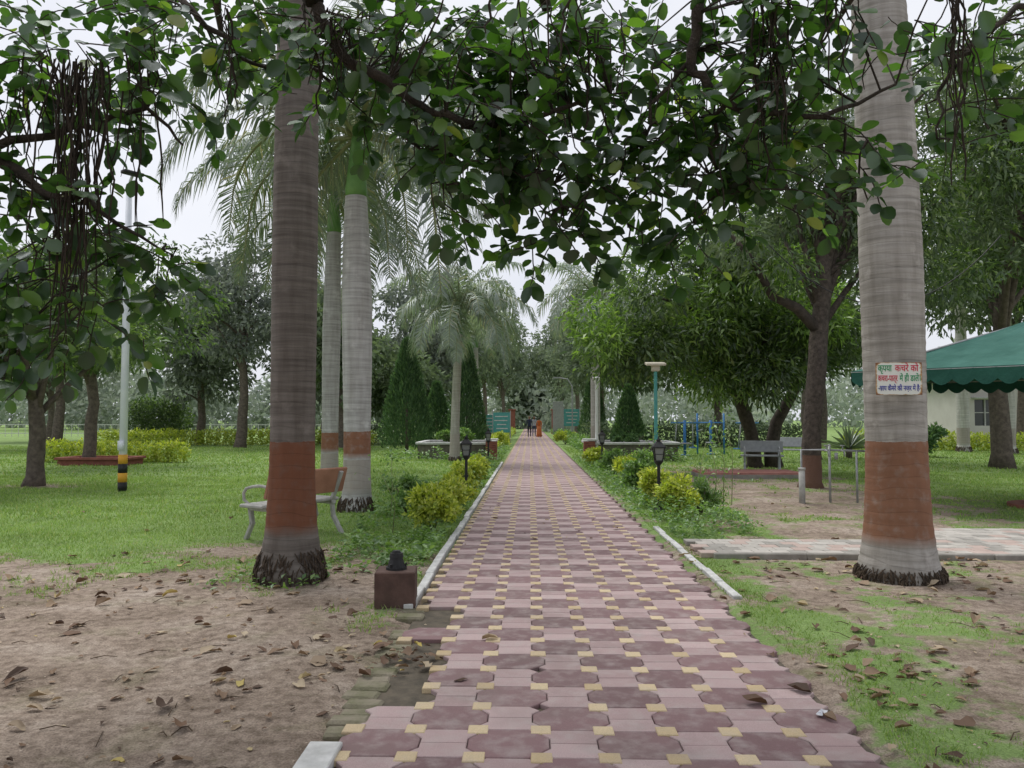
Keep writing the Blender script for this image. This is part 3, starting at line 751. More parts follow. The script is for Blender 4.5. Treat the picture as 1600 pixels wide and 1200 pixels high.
leafbox('creeper_covered_wall', (-23, 47, 0), (3.4, 1.6, 2.9), 6000, m_lf_mango, .2)
for s2 in (-1, 1):
    leafbox('hedge', (.35 + s2 * 2.2, 58, 0), (.9, 46, .7), 8000, m_lf_gold if s2 < 0 else m_lf_weed, .14)
def weeds(name, x0, x1, y0, y1, n, hh, L):
    x = R.uniform(x0, x1, n); y = R.uniform(y0, y1, n)
    t = fbm(x, y, 1.8); ok = t > .42; x = x[ok]; y = y[ok]; n = len(x)
    z = hgt(x, y) + R.rand(n) * hh * (.3 + vn(x, y, 2.2))
    P = np.stack([x, y, z], 1); a = R.uniform(0, 6.28, n)
    dr = np.stack([np.cos(a), np.sin(a), R.uniform(-.1, .9, n)], 1); nm = R.normal(0, .5, (n, 3)) + np.array([0, 0, 1])
    LL = L * R.uniform(.5, 1.3, n)
    np_obj(name, leaves(P, dr, nm, LL, LL * .45, T_LANCE), T_LANCE[1], [m_lf_weed])
weeds('weeds', -2.1, -1.05, 7.2, 9.6, 2600, .2, .08)
weeds('weeds', -2.4, -1.05, 9.6, 16, 3400, .26, .08)
weeds('weeds', 1.85, 3.0, 9.9, 13.5, 4200, .3, .07)
weeds('weeds', 1.7, 2.9, 13.5, 26, 4200, .3, .09)
weeds('weeds', 1.58, 2.0, 10.4, 30, 2000, .14, .08)
weeds('weeds', -1.5, -1.0, 16, 40, 1800, .3, .1)
weeds('weeds', -5.0, -1.3, 26.5, 28.2, 1500, .45, .12)
weeds('weeds', 2.0, 5.5, 26.5, 28.2, 1500, .45, .12)
weeds('weeds', -2.9, -1.9, 6.7, 7.8, 260, .1, .07)
sb = MB(); V = []
for (x, y, hh_) in ((2.9, 12.2, 1.3), (3.1, 12.5, 1.6), (2.75, 12.8, 1.1), (3.5, 13.5, 1.7), (2.3, 14.3, 1.4), (-2.0, 11, 1.0), (-1.8, 10.1, .8)):
    top = Vector((x + random.uniform(-.2, .2), y, hh_)); sb.tube([(x, y, 0), (x + .03, y, hh_ * .5), top], [.008, .006, .003], 5)
    for q in range(60):
        t = random.uniform(.2, 1); V.append((x + (top.x - x) * t + random.gauss(0, .12), y + random.gauss(0, .12), hh_ * t))
sb.obj('flowering_shrub', [m_rachis])
P = np.array(V); o = np_obj('leaves', leaves(*leafset(P, sphere_pts(len(P)), .08, .5, 0), T_LANCE), T_LANCE[1], [m_lf_weed], D.objects['flowering_shrub'])

# ------------------------------------------------------------------ overhanging banyan
m_lf_fig = mat_leaf('leaves_fig', [(0, (.022, .047, .015)), (.5, (.04, .082, .023)), (.88, (.075, .14, .034)), (.97, (.16, .26, .05)), (1, (.28, .26, .06))], .42, (1.5, 2.1, .6), clump=.3, rough=.38, gloss=.5, cscale=1.5)
m_aer = mat_noise('aerial_root', (.022, .018, .014), (.06, .046, .035), 30, 1)
random.seed(21)
B = empty('banyan_tree', (0, 0, 0))
bm = MB()
def jit(pts, k=4, amp=.03):
    o = []
    for i in range(len(pts) - 1):
        for q in range(k):
            p = Vector(pts[i]).lerp(Vector(pts[i + 1]), q / k); o.append(p + Vector([random.gauss(0, amp) for _ in range(3)]) * (0 if (i == 0 and q == 0) else 1))
    o.append(Vector(pts[-1])); return o
def limb(pts, r0, r1, seg=7, amp=.03):
    p = jit(pts, 4, amp); n = len(p)
    bm.tube(p, [r0 + (r1 - r0) * i / (n - 1) for i in range(n)], seg); return p
limb([(-2.6, -3.2, -.1), (-2.5, -3.1, 1.2), (-2.4, -2.9, 2.6), (-2.2, -2.6, 3.8)], .6, .42, 14, .02)
hub = (-2.2, -2.6, 3.8)
BP = []
def br(pts, r0, r1, amp=.03): BP.extend(limb(pts, r0, r1, 7, amp))
limb([hub, (-1.8, 0, 4.6), (-1.3, 2.5, 4.3), (-1.16, 4, 3.75)], .28, .06)
limb([hub, (0, -.5, 5.0), (.8, 2.4, 4.8), (.9, 4, 3.75)], .26, .05)
limb([hub, (-3.6, 0, 4.5), (-3.6, 2.5, 3.9), (-2.9, 4, 2.95)], .25, .045)
limb([hub, (1, -1, 5.1), (3, 2, 5), (2.9, 4.2, 3.9)], .24, .04)
limb([hub, (-1.5, 1, 4.8), (-.3, 3, 4.6), (.1, 4.4, 3.9)], .2, .03)
br([(-1.16, 4, 3.75), (-1.03, 4, 3.48), (-.69, 4, 3.22), (-.36, 4, 3.05), (0, 4.05, 3.1), (.44, 4.1, 3.26)], .036, .01, .012)
br([(-.36, 4, 3.05), (-.2, 4.1, 2.9), (.1, 4.1, 2.8), (.25, 4.15, 2.65)], .012, .004, .02)
br([(-.69, 4, 3.22), (-.62, 4.2, 3.0), (-.48, 4.2, 2.8)], .01, .004)
br([(-2.9, 4, 2.95), (-2.56, 4, 2.67), (-2.39, 4, 2.7), (-1.96, 4, 2.4)], .035, .006, .012)
br([(-2.9, 4, 2.95), (-2.5, 4.1, 3.1), (-2.1, 4.1, 3.2), (-1.9, 4.1, 3.0)], .025, .006, .015)
br([(-2.56, 4, 2.67), (-2.5, 4.1, 2.35), (-2.3, 4.1, 2.1)], .014, .004)
br([(.9, 4, 3.75), (.87, 4, 3.35), (1.04, 4.05, 3.17), (1.57, 4.1, 3.12), (1.97, 4.1, 3.3)], .034, .008, .012)
br([(1.04, 4.05, 3.17), (1.0, 4.2, 2.9), (1.1, 4.3, 2.6)], .014, .004)
br([(.9, 4.1, 3.5), (.65, 4.1, 3.2), (.6, 4.2, 2.9), (.55, 4.3, 2.6)], .014, .004)
br([(1.57, 4.1, 3.12), (1.8, 4.2, 2.9), (1.85, 4.2, 2.7)], .01, .004)
br([(2.9, 4.2, 3.9), (2.4, 4.1, 3.55), (2.2, 4.1, 3.3), (2.18, 4.1, 3.0)], .02, .005)
br([(-2.0, 4.2, 3.9), (-1.6, 4.2, 3.55), (-1.2, 4.2, 3.45)], .02, .005)
BPA = np.array([tuple(p) for p in BP])
LP = []; LD = []; LN = []; LL = []
def sprig(st, d, l, nl, ls, stem=True):
    d = Vector(d).normalized(); p = Vector(st); pts = [p.copy()]
    n = max(3, nl)
    for i in range(n):
        d = (d + Vector((random.gauss(0, .12), random.gauss(0, .12), random.gauss(-.05, .1)))).normalized()
        p = p + d * l / n; pts.append(p.copy())
        side = d.cross(Vector((random.gauss(0, .3), random.gauss(0, .3), 1))).normalized() * (1 if i % 2 else -1)
        ld = (side * random.uniform(.5, 1) + d * random.uniform(.2, .8) + Vector((0, 0, random.uniform(-.55, .25)))).normalized()
        nm = Vector((random.gauss(0, .5), random.gauss(-.45, .5), .8)).normalized()
        LP.append(tuple(p + ld * .015)); LD.append(tuple(ld)); LN.append(tuple(nm)); LL.append(ls * random.uniform(.6, 1.2))
    LP.append(tuple(p)); LD.append(tuple(d)); LN.append((random.gauss(0, .5), random.gauss(-.3, .5), 1)); LL.append(ls)
    if stem: bm.tube(pts, [.0035] * (len(pts) - 1) + [.0015], 4, 0, False)
def cluster(c, r, ns, ls=.105, conn=True):
    for k in range(ns):
        u = Vector((random.gauss(0, .5), random.gauss(0, .5), random.gauss(0, .5)))
        s = Vector((c[0] + u.x * r[0], c[1] + u.y * r[1], c[2] + u.z * r[2]))
        sprig(s, (random.gauss(0, .7), random.gauss(0, .6), random.gauss(-.35, .45)), random.uniform(.2, .38), random.randint(5, 9), ls, conn)
        if conn and random.random() < .75:
            dd = np.linalg.norm(BPA - np.array(tuple(s)), axis=1); j = int(dd.argmin())
            if dd[j] < .9:
                e_ = Vector(BPA[j]); m_ = s.lerp(e_, .5) + Vector((random.gauss(0, .04), random.gauss(0, .04), .04))
                bm.tube([s, m_, e_], [.0035, .005, .006], 4, 0, False)
for c, r_, ns in [
    ((-2.6, 4.1, 3.4), (.5, .5, .4), 38), ((-2.1, 4.2, 3.5), (.35, .5, .25), 14), ((-2.75, 4.1, 2.8), (.3, .4, .35), 24), ((-2.45, 4.1, 2.55), (.28, .35, .25), 18),
    ((-2.6, 4.1, 2.25), (.33, .35, .25), 18), ((-1.98, 4.1, 2.28), (.14, .3, .14), 6), ((-2.3, 4.1, 2.02), (.22, .3, .12), 6), ((-2.75, 4.2, 1.98), (.2, .3, .12), 4),
    ((-1.5, 4.2, 3.62), (.7, .5, .13), 34), ((-.9, 4.2, 3.57), (.5, .5, .16), 28), ((-.3, 4.2, 3.52), (.6, .5, .24), 44), ((.2, 4.2, 3.5), (.4, .5, .24), 24), ((-.5, 4.2, 3.22), (.4, .4, .16), 20),
    ((-.05, 4.1, 3.08), (.45, .4, .18), 32), ((-.4, 4.15, 2.95), (.3, .35, .18), 12), ((.15, 4.15, 2.85), (.3, .35, .16), 18), ((-.42, 4.15, 2.68), (.14, .3, .12), 5), ((.2, 4.2, 2.62), (.2, .3, .1), 8),
    ((.05, 4.2, 2.5), (.12, .3, .06), 3),
    ((.95, 4.2, 3.5), (.4, .5, .28), 30), ((1.4, 4.2, 3.58), (.32, .5, .2), 26), ((2.45, 4.2, 3.6), (.32, .5, .18), 16), ((1.9, 4.2, 3.62), (.3, .5, .1), 7), ((.75, 4.15, 3.15), (.35, .4, .22), 25), ((1.2, 4.2, 3.12), (.38, .4, .22), 27),
    ((1.55, 4.2, 3.12), (.2, .4, .16), 9), ((.6, 4.2, 2.85), (.22, .35, .22), 14), ((.95, 4.2, 2.78), (.3, .35, .2), 15), ((1.3, 4.2, 2.8), (.25, .35, .16), 9), ((1.78, 4.2, 2.88), (.16, .3, .1), 5),
    ((.75, 4.25, 2.52), (.2, .3, .08), 5), ((2.3, 4.1, 3.12), (.13, .3, .16), 5), ((.48, 4.25, 3.2), (.1, .3, .2), 2)]:
    cluster(c, r_, ns)
limb([(-1.3, 2.5, 4.3), (-1.9, 4.4, 4.6), (-2.4, 5.8, 4.5)], .08, .02); limb([(.8, 2.4, 4.8), (.6, 4.4, 4.9), (.3, 6, 4.6)], .08, .02); limb([(3, 2, 5), (2.6, 4.2, 4.9), (2.4, 6, 4.6)], .08, .02)
for k in range(30):
    x = -3.8 + 6.1 * (k + random.random()) / 30
    cluster((x, random.uniform(5.2, 6.2), 4.5 + random.uniform(-.22, .3)), (.35, .4, .2), 5, .11, True)
for k in range(70):  # upper canopy out of view, added for foreground shade and continuity
    y = random.uniform(-5, 4.6); x = random.uniform(-5.0, 5.0)
    zb = max(3.9, 1.5 + .56 * y + .35)
    cluster((x, y, zb + random.uniform(.1, 1.3)), (.5, .5, .25), 4, .13, False)
bm.obj('branches', [m_barkd], B)
P = np.array(LP); Dd = np.array(LD); Nn = np.array(LN); Ls = np.array(LL)
np_obj('leaves', leaves(P, Dd, Nn, Ls, Ls * R.uniform(.6, .82, len(Ls)), T_BROAD), T_BROAD[1], [m_lf_fig], B)
print('fig leaves', len(P))
ar = MB()
def roots(x, y, z0, z1, n, sp):
    for k in range(n):
        a = x + random.gauss(0, sp); b = y + random.gauss(0, sp * 1.2) - .15; l1 = z1 + random.uniform(0, .6) * (z0 - z1)
        pts = []; m_ = 10; ox = oy = 0
        for i in range(m_):
            t = i / (m_ - 1); pts.append((a + ox, b + oy, z0 + random.uniform(-.01, .01) + (l1 - z0) * t)); ox += random.gauss(0, .018); oy += random.gauss(0, .014)
        rr_ = random.choice([.003, .004, .006])
        ar.tube(pts, [rr_] * (m_ - 2) + [rr_ * .8, rr_ * .5], 4, 0, False)
roots(-2.28, 3.9, 3.3, 1.85, 44, .065); roots(-2.08, 4.0, 3.5, 2.3, 6, .03); roots(-2.55, 4.0, 3.4, 2.3, 8, .08); roots(-1.03, 4.0, 3.6, 3.05, 18, .05); roots(-1.55, 4.0, 3.6, 3.0, 6, .03)
roots(1.28, 4.0, 3.7, 2.7, 16, .05); roots(2.15, 4.0, 3.7, 2.65, 14, .03); roots(1.55, 4.0, 3.7, 2.9, 6, .06); roots(.5, 4, 3.5, 2.5, 4, .1); roots(0, 4, 3.6, 2.9, 8, .3)
ar.obj('aerial_roots', [m_aer], B)

# ------------------------------------------------------------------ street furniture
m_black = mat_noise('black_iron', (.012, .012, .013), (.03, .03, .032), 20, .5)
m_glass, nt, out = newmat('lantern_glass'); finish(nt, out, (.2, .21, .21), .25, spec=.6)
m_steel = mat_noise('galvanised_pipe', (.28, .29, .3), (.42, .43, .44), 10, .5, metal=.3)
def frust(mb, z0, z1, a, b, seg=4, m=0, rot=pi / 4):
    V = [(a * math.cos(rot + 2 * pi * k / seg), a * math.sin(rot + 2 * pi * k / seg), z0) for k in range(seg)] + [(b * math.cos(rot + 2 * pi * k / seg), b * math.sin(rot + 2 * pi * k / seg), z1) for k in range(seg)]
    F = [tuple(range(seg))[::-1], tuple(range(seg, 2 * seg))] + [(k, (k + 1) % seg, seg + (k + 1) % seg, seg + k) for k in range(seg)]
    mb.add(V, F, m)
def lantern(x, y, z=0):
    e = empty('garden_lantern', (x, y, z))
    mb = MB()
    frust(mb, 0, .08, .1, .06, 12); frust(mb, .08, .12, .045, .035, 12); mb.tube([(0, 0, .1), (0, 0, .78)], .026, 10)
    frust(mb, .45, .49, .04, .04, 12); frust(mb, .76, .82, .03, .075, 8); frust(mb, .82, .84, .09, .09, 4)
    for k in range(4):
        a = pi / 4 + k * pi / 2
        mb.tube([(.078 * math.cos(a), .078 * math.sin(a), .84), (.118 * math.cos(a), .118 * math.sin(a), 1.04)], .009, 4)
        a2 = a + pi / 2; mb.tube([((.098) * math.cos(a), .098 * math.sin(a), .94), (.098 * math.cos(a2), .098 * math.sin(a2), .94)], .005, 4)
    frust(mb, 1.04, 1.06, .15, .15, 4); frust(mb, 1.06, 1.14, .14, .05, 4); frust(mb, 1.14, 1.17, .03, .04, 8); frust(mb, 1.17, 1.22, .025, .004, 8)
    mb.obj('post', [m_black], e, False)
    g = MB(); frust(g, .842, 1.038, .07, .11, 4); g.obj('glass', [m_glass], e, False)
lantern(-1.16, 14); lantern(2.06, 12.4); lantern(2.05, 22); lantern(-1.3, 24)
e = empty('lamp_plinth', (-1.09, 6.3, 0), .08)
mb = MB(); mb.box((0, 0, .13), (.32, .3, .3), 0, None, .008); mb.obj('plinth', [mat_noise('plinth_maroon_paint', (.07, .042, .035), (.14, .085, .07), 7, .8, .5)], e, False)
mb = MB(); frust(mb, .28, .30, .085, .085, 16); frust(mb, .30, .375, .075, .05, 16); frust(mb, .375, .41, .058, .052, 16); frust(mb, .41, .43, .04, .03, 16)
for k in range(3): mb.tube([(.07 * math.cos(k * 2.1), .07 * math.sin(k * 2.1), .29), (.08 * math.cos(k * 2.1), .08 * math.sin(k * 2.1), .33)], .008, 6)
mb.obj('lamp_stump', [m_black], e, False)

def park_bench(x, y, rz, w_=1.5, mback=None, mleg=None, mseat=None):
    e = empty('park_bench', (x, y, 0), rz)
    mb = MB()
    mb.box((0, .02, .44), (w_, .4, .045), 1, None, .012)
    mb.box((0, -.27, .70), (w_, .035, .34), 0, Matrix.Rotation(.28, 4, 'X'), .012)
    mb.obj('seat_and_backrest', [mback, mseat or mback], e, False)
    lg = MB()
    for sx in (-w_ / 2 + .12, w_ / 2 - .12):
        def pl(pts, th=.024, wid=.06):
            for a, b in zip(pts[:-1], pts[1:]):
                a = Vector(a); b = Vector(b); d = b - a; an = math.atan2(d.z, d.y)
                lg.box((a + b) / 2, (wid, d.length + .03, th * 2), 0, Matrix.Rotation(an, 4, 'X'), .008)
        pl([(sx, -.36, .0), (sx, -.2, .22), (sx, -.17, .42), (sx, -.33, .80)])
        pl([(sx, .24, .0), (sx, .12, .22), (sx, .16, .40), (sx, -.2, .40)])
        arm = []
        for k in range(9):
            t = k / 8; arm.append((sx, -.26 + .5 * t, .64 + .04 * math.sin(t * pi)))
        arm += [(sx, .29, .58), (sx, .28, .5), (sx, .2, .45)]
        lg.tube(arm, .02, 8)
    lg.obj('cast_legs', [mleg], e, False)
m_bback = mat_noise('bench_terracotta', (.27, .13, .085), (.42, .215, .145), 4, .75)
m_bgrey = mat_noise('bench_concrete_white', (.30, .30, .28), (.47, .46, .44), 9, .8)
m_bg2 = mat_noise('bench_grey', (.3, .31, .33), (.42, .43, .45), 9, .8)
park_bench(-3.05, 9.85, math.radians(60), 1.3, m_bback, m_bgrey, m_bgrey)
park_bench(6.75, 22.6, math.radians(165), 1.2, m_bg2, m_bg2)
park_bench(9.0, 27, math.radians(150), 1.4, m_bg2, m_bg2)
park_bench(17.9, 25.6, math.radians(200), 1.4, m_bback, m_bgrey)

e = empty('street_lamp', (-8.5, 15.9, 0))
mb = MB()
mb.tube([(0, 0, -.1), (0, 0, 3.2), (0, 0, 6.4)], [.082, .075, .062], 14, 0)
for k in range(4):
    mb.tube([(0, 0, .0 + k * .19), (0, 0, .19 + k * .19)], .092, 14, 1 if k % 2 == 0 else 2)
mb.box((.0, -.09, .95), (.12, .05, .2), 0)
mb.tube([(0, 0, 6.35), (.1, -.15, 6.5), (.25, -.35, 6.55)], .03, 8, 0); mb.box((.33, -.5, 6.55), (.18, .4, .07), 1, Matrix.Rotation(-.6, 4, 'Z'), .01)
mb.obj('pole', [mat_noise('pole_white_paint', (.62, .66, .72), (.74, .77, .82), 3, .5), m_black, mat_noise('yellow_paint', (.6, .3, .03), (.7, .38, .05), 6, .6)], e, True)

m_teal = mat_noise('teal_paint', (.06, .25, .24), (.11, .36, .34), 6, .6)
e = empty('street_lamp', (3.0, 18.4, 0)); mb = MB(); mb.tube([(0, 0, 0), (0, 0, 2.68)], [.048, .04], 10, 0); mb.box((0, 0, 2.82), (.46, .34, .06), 1, Matrix.Rotation(.15, 4, 'X'), .01); mb.box((0, 0, 2.72), (.18, .18, .16), 1, None, .02); mb.box((.05, -.05, .9), (.13, .08, .2), 1); mb.tube([(0, 0, 0), (0, 0, .05)], .11, 12, 0)
mb.obj('pole', [m_teal, mat_noise('solar_head', (.5, .46, .37), (.6, .55, .45), 5)], e, False)
e = empty('street_lamp', (2.42, 28, 0)); mb = MB(); mb.tube([(0, 0, 0), (0, 0, 2.8)], [.055, .045], 10); frust(mb, 2.78, 3.0, .06, .14, 10); frust(mb, 3.0, 3.06, .15, .03, 10); mb.obj('pole', [mat_noise('pole_white', (.62, .62, .62), (.76, .76, .76), 4, .5)], e, False)
e = empty('street_lamp', (2.75, 50, 0)); mb = MB(); mb.tube([(0, 0, 0), (0, 0, 3.6), (-.3, 0, 4.1), (-.9, 0, 4.2)], [.06, .05, .04, .03], 8); mb.box((-1.05, 0, 4.2), (.4, .16, .08)); mb.obj('pole', [m_steel], e, False)

m_wall = mat_noise('stained_wall', (.09, .085, .07), (.2, .18, .15), 4, .9)
def planter(x, y, w_, d_, pillar, top=.62, mcope=None, mwl=None):
    e = empty('brick_planter', (x, y, 0)); mb = MB()
    mb.box((0, 0, top / 2 - .03), (w_, d_, top - .04), 0)
    mb.obj('wall', [mwl or m_wall], e, False)
    mb = MB()
    for yy in (-d_ / 2, d_ / 2): mb.box((0, yy, top), (w_ + .1, .2, .08), 0, None, .01)
    for sx in (-1, 1): mb.box((sx * w_ / 2, 0, top), (.2, d_ - .21, .079), 0, None, .01)
    if pillar:
        for r_ in range(int((top + .1) / .078)):
            for q in (-1, 1):
                o_ = .1 * q
                mb.box((pillar * w_ / 2 + (o_ if r_ % 2 else 0), -d_ / 2 + (0 if r_ % 2 else o_), .04 + r_ * .078), ((.2 if r_ % 2 else .4), (.4 if r_ % 2 else .2), .07), 1, None, .004)
        mb.box((pillar * w_ / 2, -d_ / 2, top + .14), (.48, .48, .06), 0, None, .01)
    mb.obj('coping', [mcope or m_white, m_brickred, m_bed], e, False)
planter(-2.75, 29.5, 2.7, 3.0, 1); planter(3.75, 29.5, 3.2, 3.0, -1); planter(-14.2, 25.2, 2.2, 1.2, 0, .22, m_brickred, m_brickred)
shrub('green_shrub', -2.9, 29.6, .9, .7, 2200, m_lf_weed, .12, .5, .45); shrub('green_shrub', 3.9, 29.6, 1.0, .6, 2000, m_lf_cyp, .12, .5, .45)

e = empty('water_tap_stand', (4.85, 13.8, 0)); mb = MB()
mb.tube([(-.03, 0, -.1), (-.03, 0, .62)], .055, 12, 1); mb.tube([(-.03, 0, .6), (-.03, 0, .64)], .065, 12, 1)
mb.tube([(.0, .1, 0), (.0, .1, .95), (.42, .1, .95), (1.15, .1, .93)], .02, 8)
mb.tube([(.5, .1, 0), (.5, .1, 1.05)], .022, 8); mb.tube([(.98, .1, 0), (.98, .1, .95)], .02, 8)
for xx in (.42, .7, 1.12):
    mb.tube([(xx, .1, .93), (xx, .02, .95), (xx, -.06, .92), (xx, -.07, .84)], .016, 8); mb.tube([(xx, .02, .95), (xx, .02, 1.02)], .01, 6); mb.box((xx, .02, 1.03), (.08, .02, .02))
mb.tube([(.62, .1, .78), (.62, .1, .9)], .03, 8)
mb.obj('pipes', [m_steel, m_bgrey], e, True)

e = MB()
for i in range(8):
    for j in range(4): e.box((4.25 + i * .3, 18.6 + j * .3, .2), (.292, .292, .06), 0, None, .008)
e.box((5.3, 19.05, .08), (2.45, 1.25, .2), 1)
e.obj('red_tiled_platform', [mat_noise('red_tile', (.34, .14, .12), (.46, .22, .19), 5, .7), m_conc], None, False)
mb = MB(); mb.tube([(0, 0, 0), (0, 0, .07)], .75, 40, 0); mb.tube([(0, 0, .07), (0, 0, .1)], .5, 40, 1)
mb.obj('round_brick_edging', [m_brickred, m_bed], None, False, (8.9, 13.2, 0))

e = empty('green_canopy', (0, 0, 0))
C = [Vector((5.4, 13.0, 2.3)), Vector((9.0, 9.8, 2.3)), Vector((12.2, 13.4, 2.3)), Vector((8.6, 16.6, 2.3))]; AP = Vector((8.8, 13.2, 3.3))
mb = MB()
for k in range(4):
    a, b = C[k], C[(k + 1) % 4]; n = 12
    V = []; F = []
    for j in range(7):
        t = j / 6
        for i in range(n + 1):
            p = a.lerp(b, i / n).lerp(AP, t); p.z -= .06 * math.sin(pi * t) + .03 * math.sin(pi * i / n) * (1 - t) + (.012 * math.sin(i * 2.1 + j * 1.3)); V.append(p)
    for j in range(6):
        for i in range(n): F.append((j * (n + 1) + i, j * (n + 1) + i + 1, (j + 1) * (n + 1) + i + 1, (j + 1) * (n + 1) + i))
    mb.add(V, F, 0)
    ns = 16; ou = (b - a).cross(Vector((0, 0, 1))).normalized() * .015
    for s in range(ns):
        p0 = a.lerp(b, s / ns); p1 = a.lerp(b, (s + 1) / ns)
        top = [p0 + ou, p1 + ou]; bot = []
        for q in range(7):
            t = q / 6; p = p0.lerp(p1, t) + ou * (1 + 1.0 * math.sin(t * pi)); p.z -= .16 + .09 * math.sin(pi * t) + .03 * math.sin(pi * s / ns); bot.append(p)
        mb.add([top[0], top[1]] + bot[::-1], [tuple(range(9))], 1)
m_can = mat_noise('green_tarpaulin', (.025, .11, .085), (.06, .18, .145), 2.5, .7, .4, .02)
m_can2 = mat_noise('green_tarpaulin_valance', (.01, .07, .05), (.022, .11, .08), 2.5, .7, .4, .02)
mb.obj('roof', [m_can, m_can2], e, False)
mb = MB(); mb.tube([(8.8, 13.2, 0), (8.8, 13.2, 3.28)], .05, 10)
for k in range(4):
    p = C[k].lerp(AP, .02); mb.tube([p - Vector((0, 0, .03)), AP - Vector((0, 0, .06))], .018, 6); mb.tube([C[k] - Vector((0, 0, .02)), C[(k + 1) % 4] - Vector((0, 0, .02))], .018, 6)
    mb.tube([(8.8, 13.2, 2.2), C[k].lerp(AP, .5) - Vector((0, 0, .08))], .015, 6)
p = C[0].lerp(C[2], .09); mb.tube([(p.x, p.y, 0), (p.x, p.y, 2.45)], .03, 8)
mb.obj('frame', [m_steel], e, True)

e = empty('cream_building', (43.5, 48, 0)); mb = MB()
mw = mat_noise('cream_plaster', (.55, .52, .50), (.66, .63, .61), 1.2, .9); mwin, nt, out = newmat('window_glass'); finish(nt, out, (.04, .045, .05), .2, spec=.6)
H_ = 4.0
k = -15.5; wins = []
while k < 15: wins.append(k); k += 3.0
prev = -17
for wv in wins:
    mb.box(((prev + wv - .7) / 2, 0, H_ / 2), ((wv - .7) - prev, .3, H_), 0); mb.box((wv, 0, .55), (1.4, .3, 1.1), 0); mb.box((wv, 0, 3.35), (1.4, .3, 1.3), 0); prev = wv + .7
    mb.box((wv, .08, 1.9), (1.4, .05, 1.6), 1)
    for q in (-.68, 0, .68): mb.box((wv + q, .0, 1.9), (.06, .1, 1.58), 2)
    mb.box((wv, -.0, 1.9), (1.3, .08, .05), 2); mb.box((wv, -.35, 2.8), (1.8, .5, .08), 2)
mb.box(((prev + 17) / 2, 0, H_ / 2), (17 - prev, .3, H_), 0)
mb.box((0, 5, 4.1), (35, 11, .25), 3); mb.box((-16.85, 5, 2), (.3, 9.6, 3.98), 0); mb.box((16.85, 5, 2), (.3, 9.6, 3.98), 0); mb.box((0, 9.9, 2), (34, .2, 3.98), 0)
mb.box((0, -.2, .2), (34.4, .2, .5), 3)
mb.obj('walls_and_roof', [mw, mwin, m_white, m_conc], e, False)

m_blue = mat_noise('blue_paint', (.03, .14, .38), (.06, .22, .5), 5, .5)
def gym(x, y, rz, kind):
    e = empty('exercise_machine', (x, y, 0), rz); mb = MB()
    mb.tube([(0, 0, 0), (0, 0, 1.45)], .06, 10); frust(mb, 0, .04, .18, .16, 12)
    mb.tube([(-.6, 0, 1.35), (.6, 0, 1.35)], .03, 8)
    for s in (-1, 1):
        if kind:
            mb.tube([(s * .35, 0, 1.3), (s * .4, .1, .35)], .025, 8, 1); mb.box((s * .4, .1, .32), (.2, .38, .04), 0); mb.tube([(s * .35, 0, 1.35), (s * .35, -.25, 1.5)], .02, 8, 1)
        else:
            mb.tube([(s * .55, 0, 0), (s * .55, 0, 1.75)], .04, 8); mb.tube([(s * .55, 0, 1.0), (s * .3, -.35, 1.05)], .02, 8, 1)
    mb.box((0, -.1, .5), (.4, .4, .05), 1); mb.obj('frame', [m_blue, m_steel], e, True)
gym(6.4, 32, .2, 1); gym(7.7, 33, -.3, 0); gym(8.7, 31, .5, 1)

def board(x, y, w_, h_, z):
    e = empty('notice_board', (x, y, 0)); mb = MB()
    for s in (-1, 1): mb.tube([(s * (w_ / 2 + .02), 0, 0), (s * (w_ / 2 + .02), 0, z + h_ / 2 + .1)], .035, 8, 1)
    mb.box((0, -.01, z), (w_, .04, h_), 0, None, .005)
    for k in range(4): mb.box((random.uniform(-.05, .05), -.034, z + h_ * (.3 - k * .2)), (w_ * random.uniform(.45, .8), .006, h_ * .05), 2)
    mb.obj('board', [m_teal, m_steel, m_white], e, False)
board(-1.7, 46, 1.0, 1.2, 1.3); board(2.7, 50, 1.0, 1.1, 1.6); board(-2.9, 52, 1.4, 1.2, 1.2)
def pillar(x, y):
    e = empty('gate_pillar', (x, y, 0)); mb = MB(); mb.box((0, 0, 1.2), (.6, .6, 2.4), 0, None, .02); mb.box((0, 0, 2.45), (.8, .8, .12), 0, None, .02); mb.box((0, 0, .15), (.7, .7, .3), 0, None, .02); mb.obj('column', [m_brickred], e, False)
pillar(-1.8, 78); pillar(2.5, 78)
e = empty('grey_hoarding', (2.4, 66, 0)); mb = MB(); mb.box((0, 0, 1.7), (.9, .08, 2.6), 0, None, .01); mb.tube([(-.4, 0.06, 0), (-.4, 0.06, 3)], .04, 6); mb.tube([(.4, .06, 0), (.4, .06, 3)], .04, 6); mb.obj('panel', [m_steel], e, False)

mb = MB()
for k in range(90):
    x = -60 + k * .55; mb.tube([(x, 62, 0), (x, 62, 1.1)], .03, 4)
mb.box((-35, 62, 1.05), (50, .05, .06)); mb.box((-35, 62, .35), (50, .05, .06)); mb.obj('boundary_railing', [m_white], None, False)

mb = MB(); pts = []
for k in range(25):
    t = k / 24; x = 2.8 + t * 2.7; z = 3.55 - 3.2 * t * (1 - t) * .95 + .1 * t; pts.append((x, 9.0, z))
mb.tube(pts, .006, 5); mb.obj('hanging_cable', [m_black])

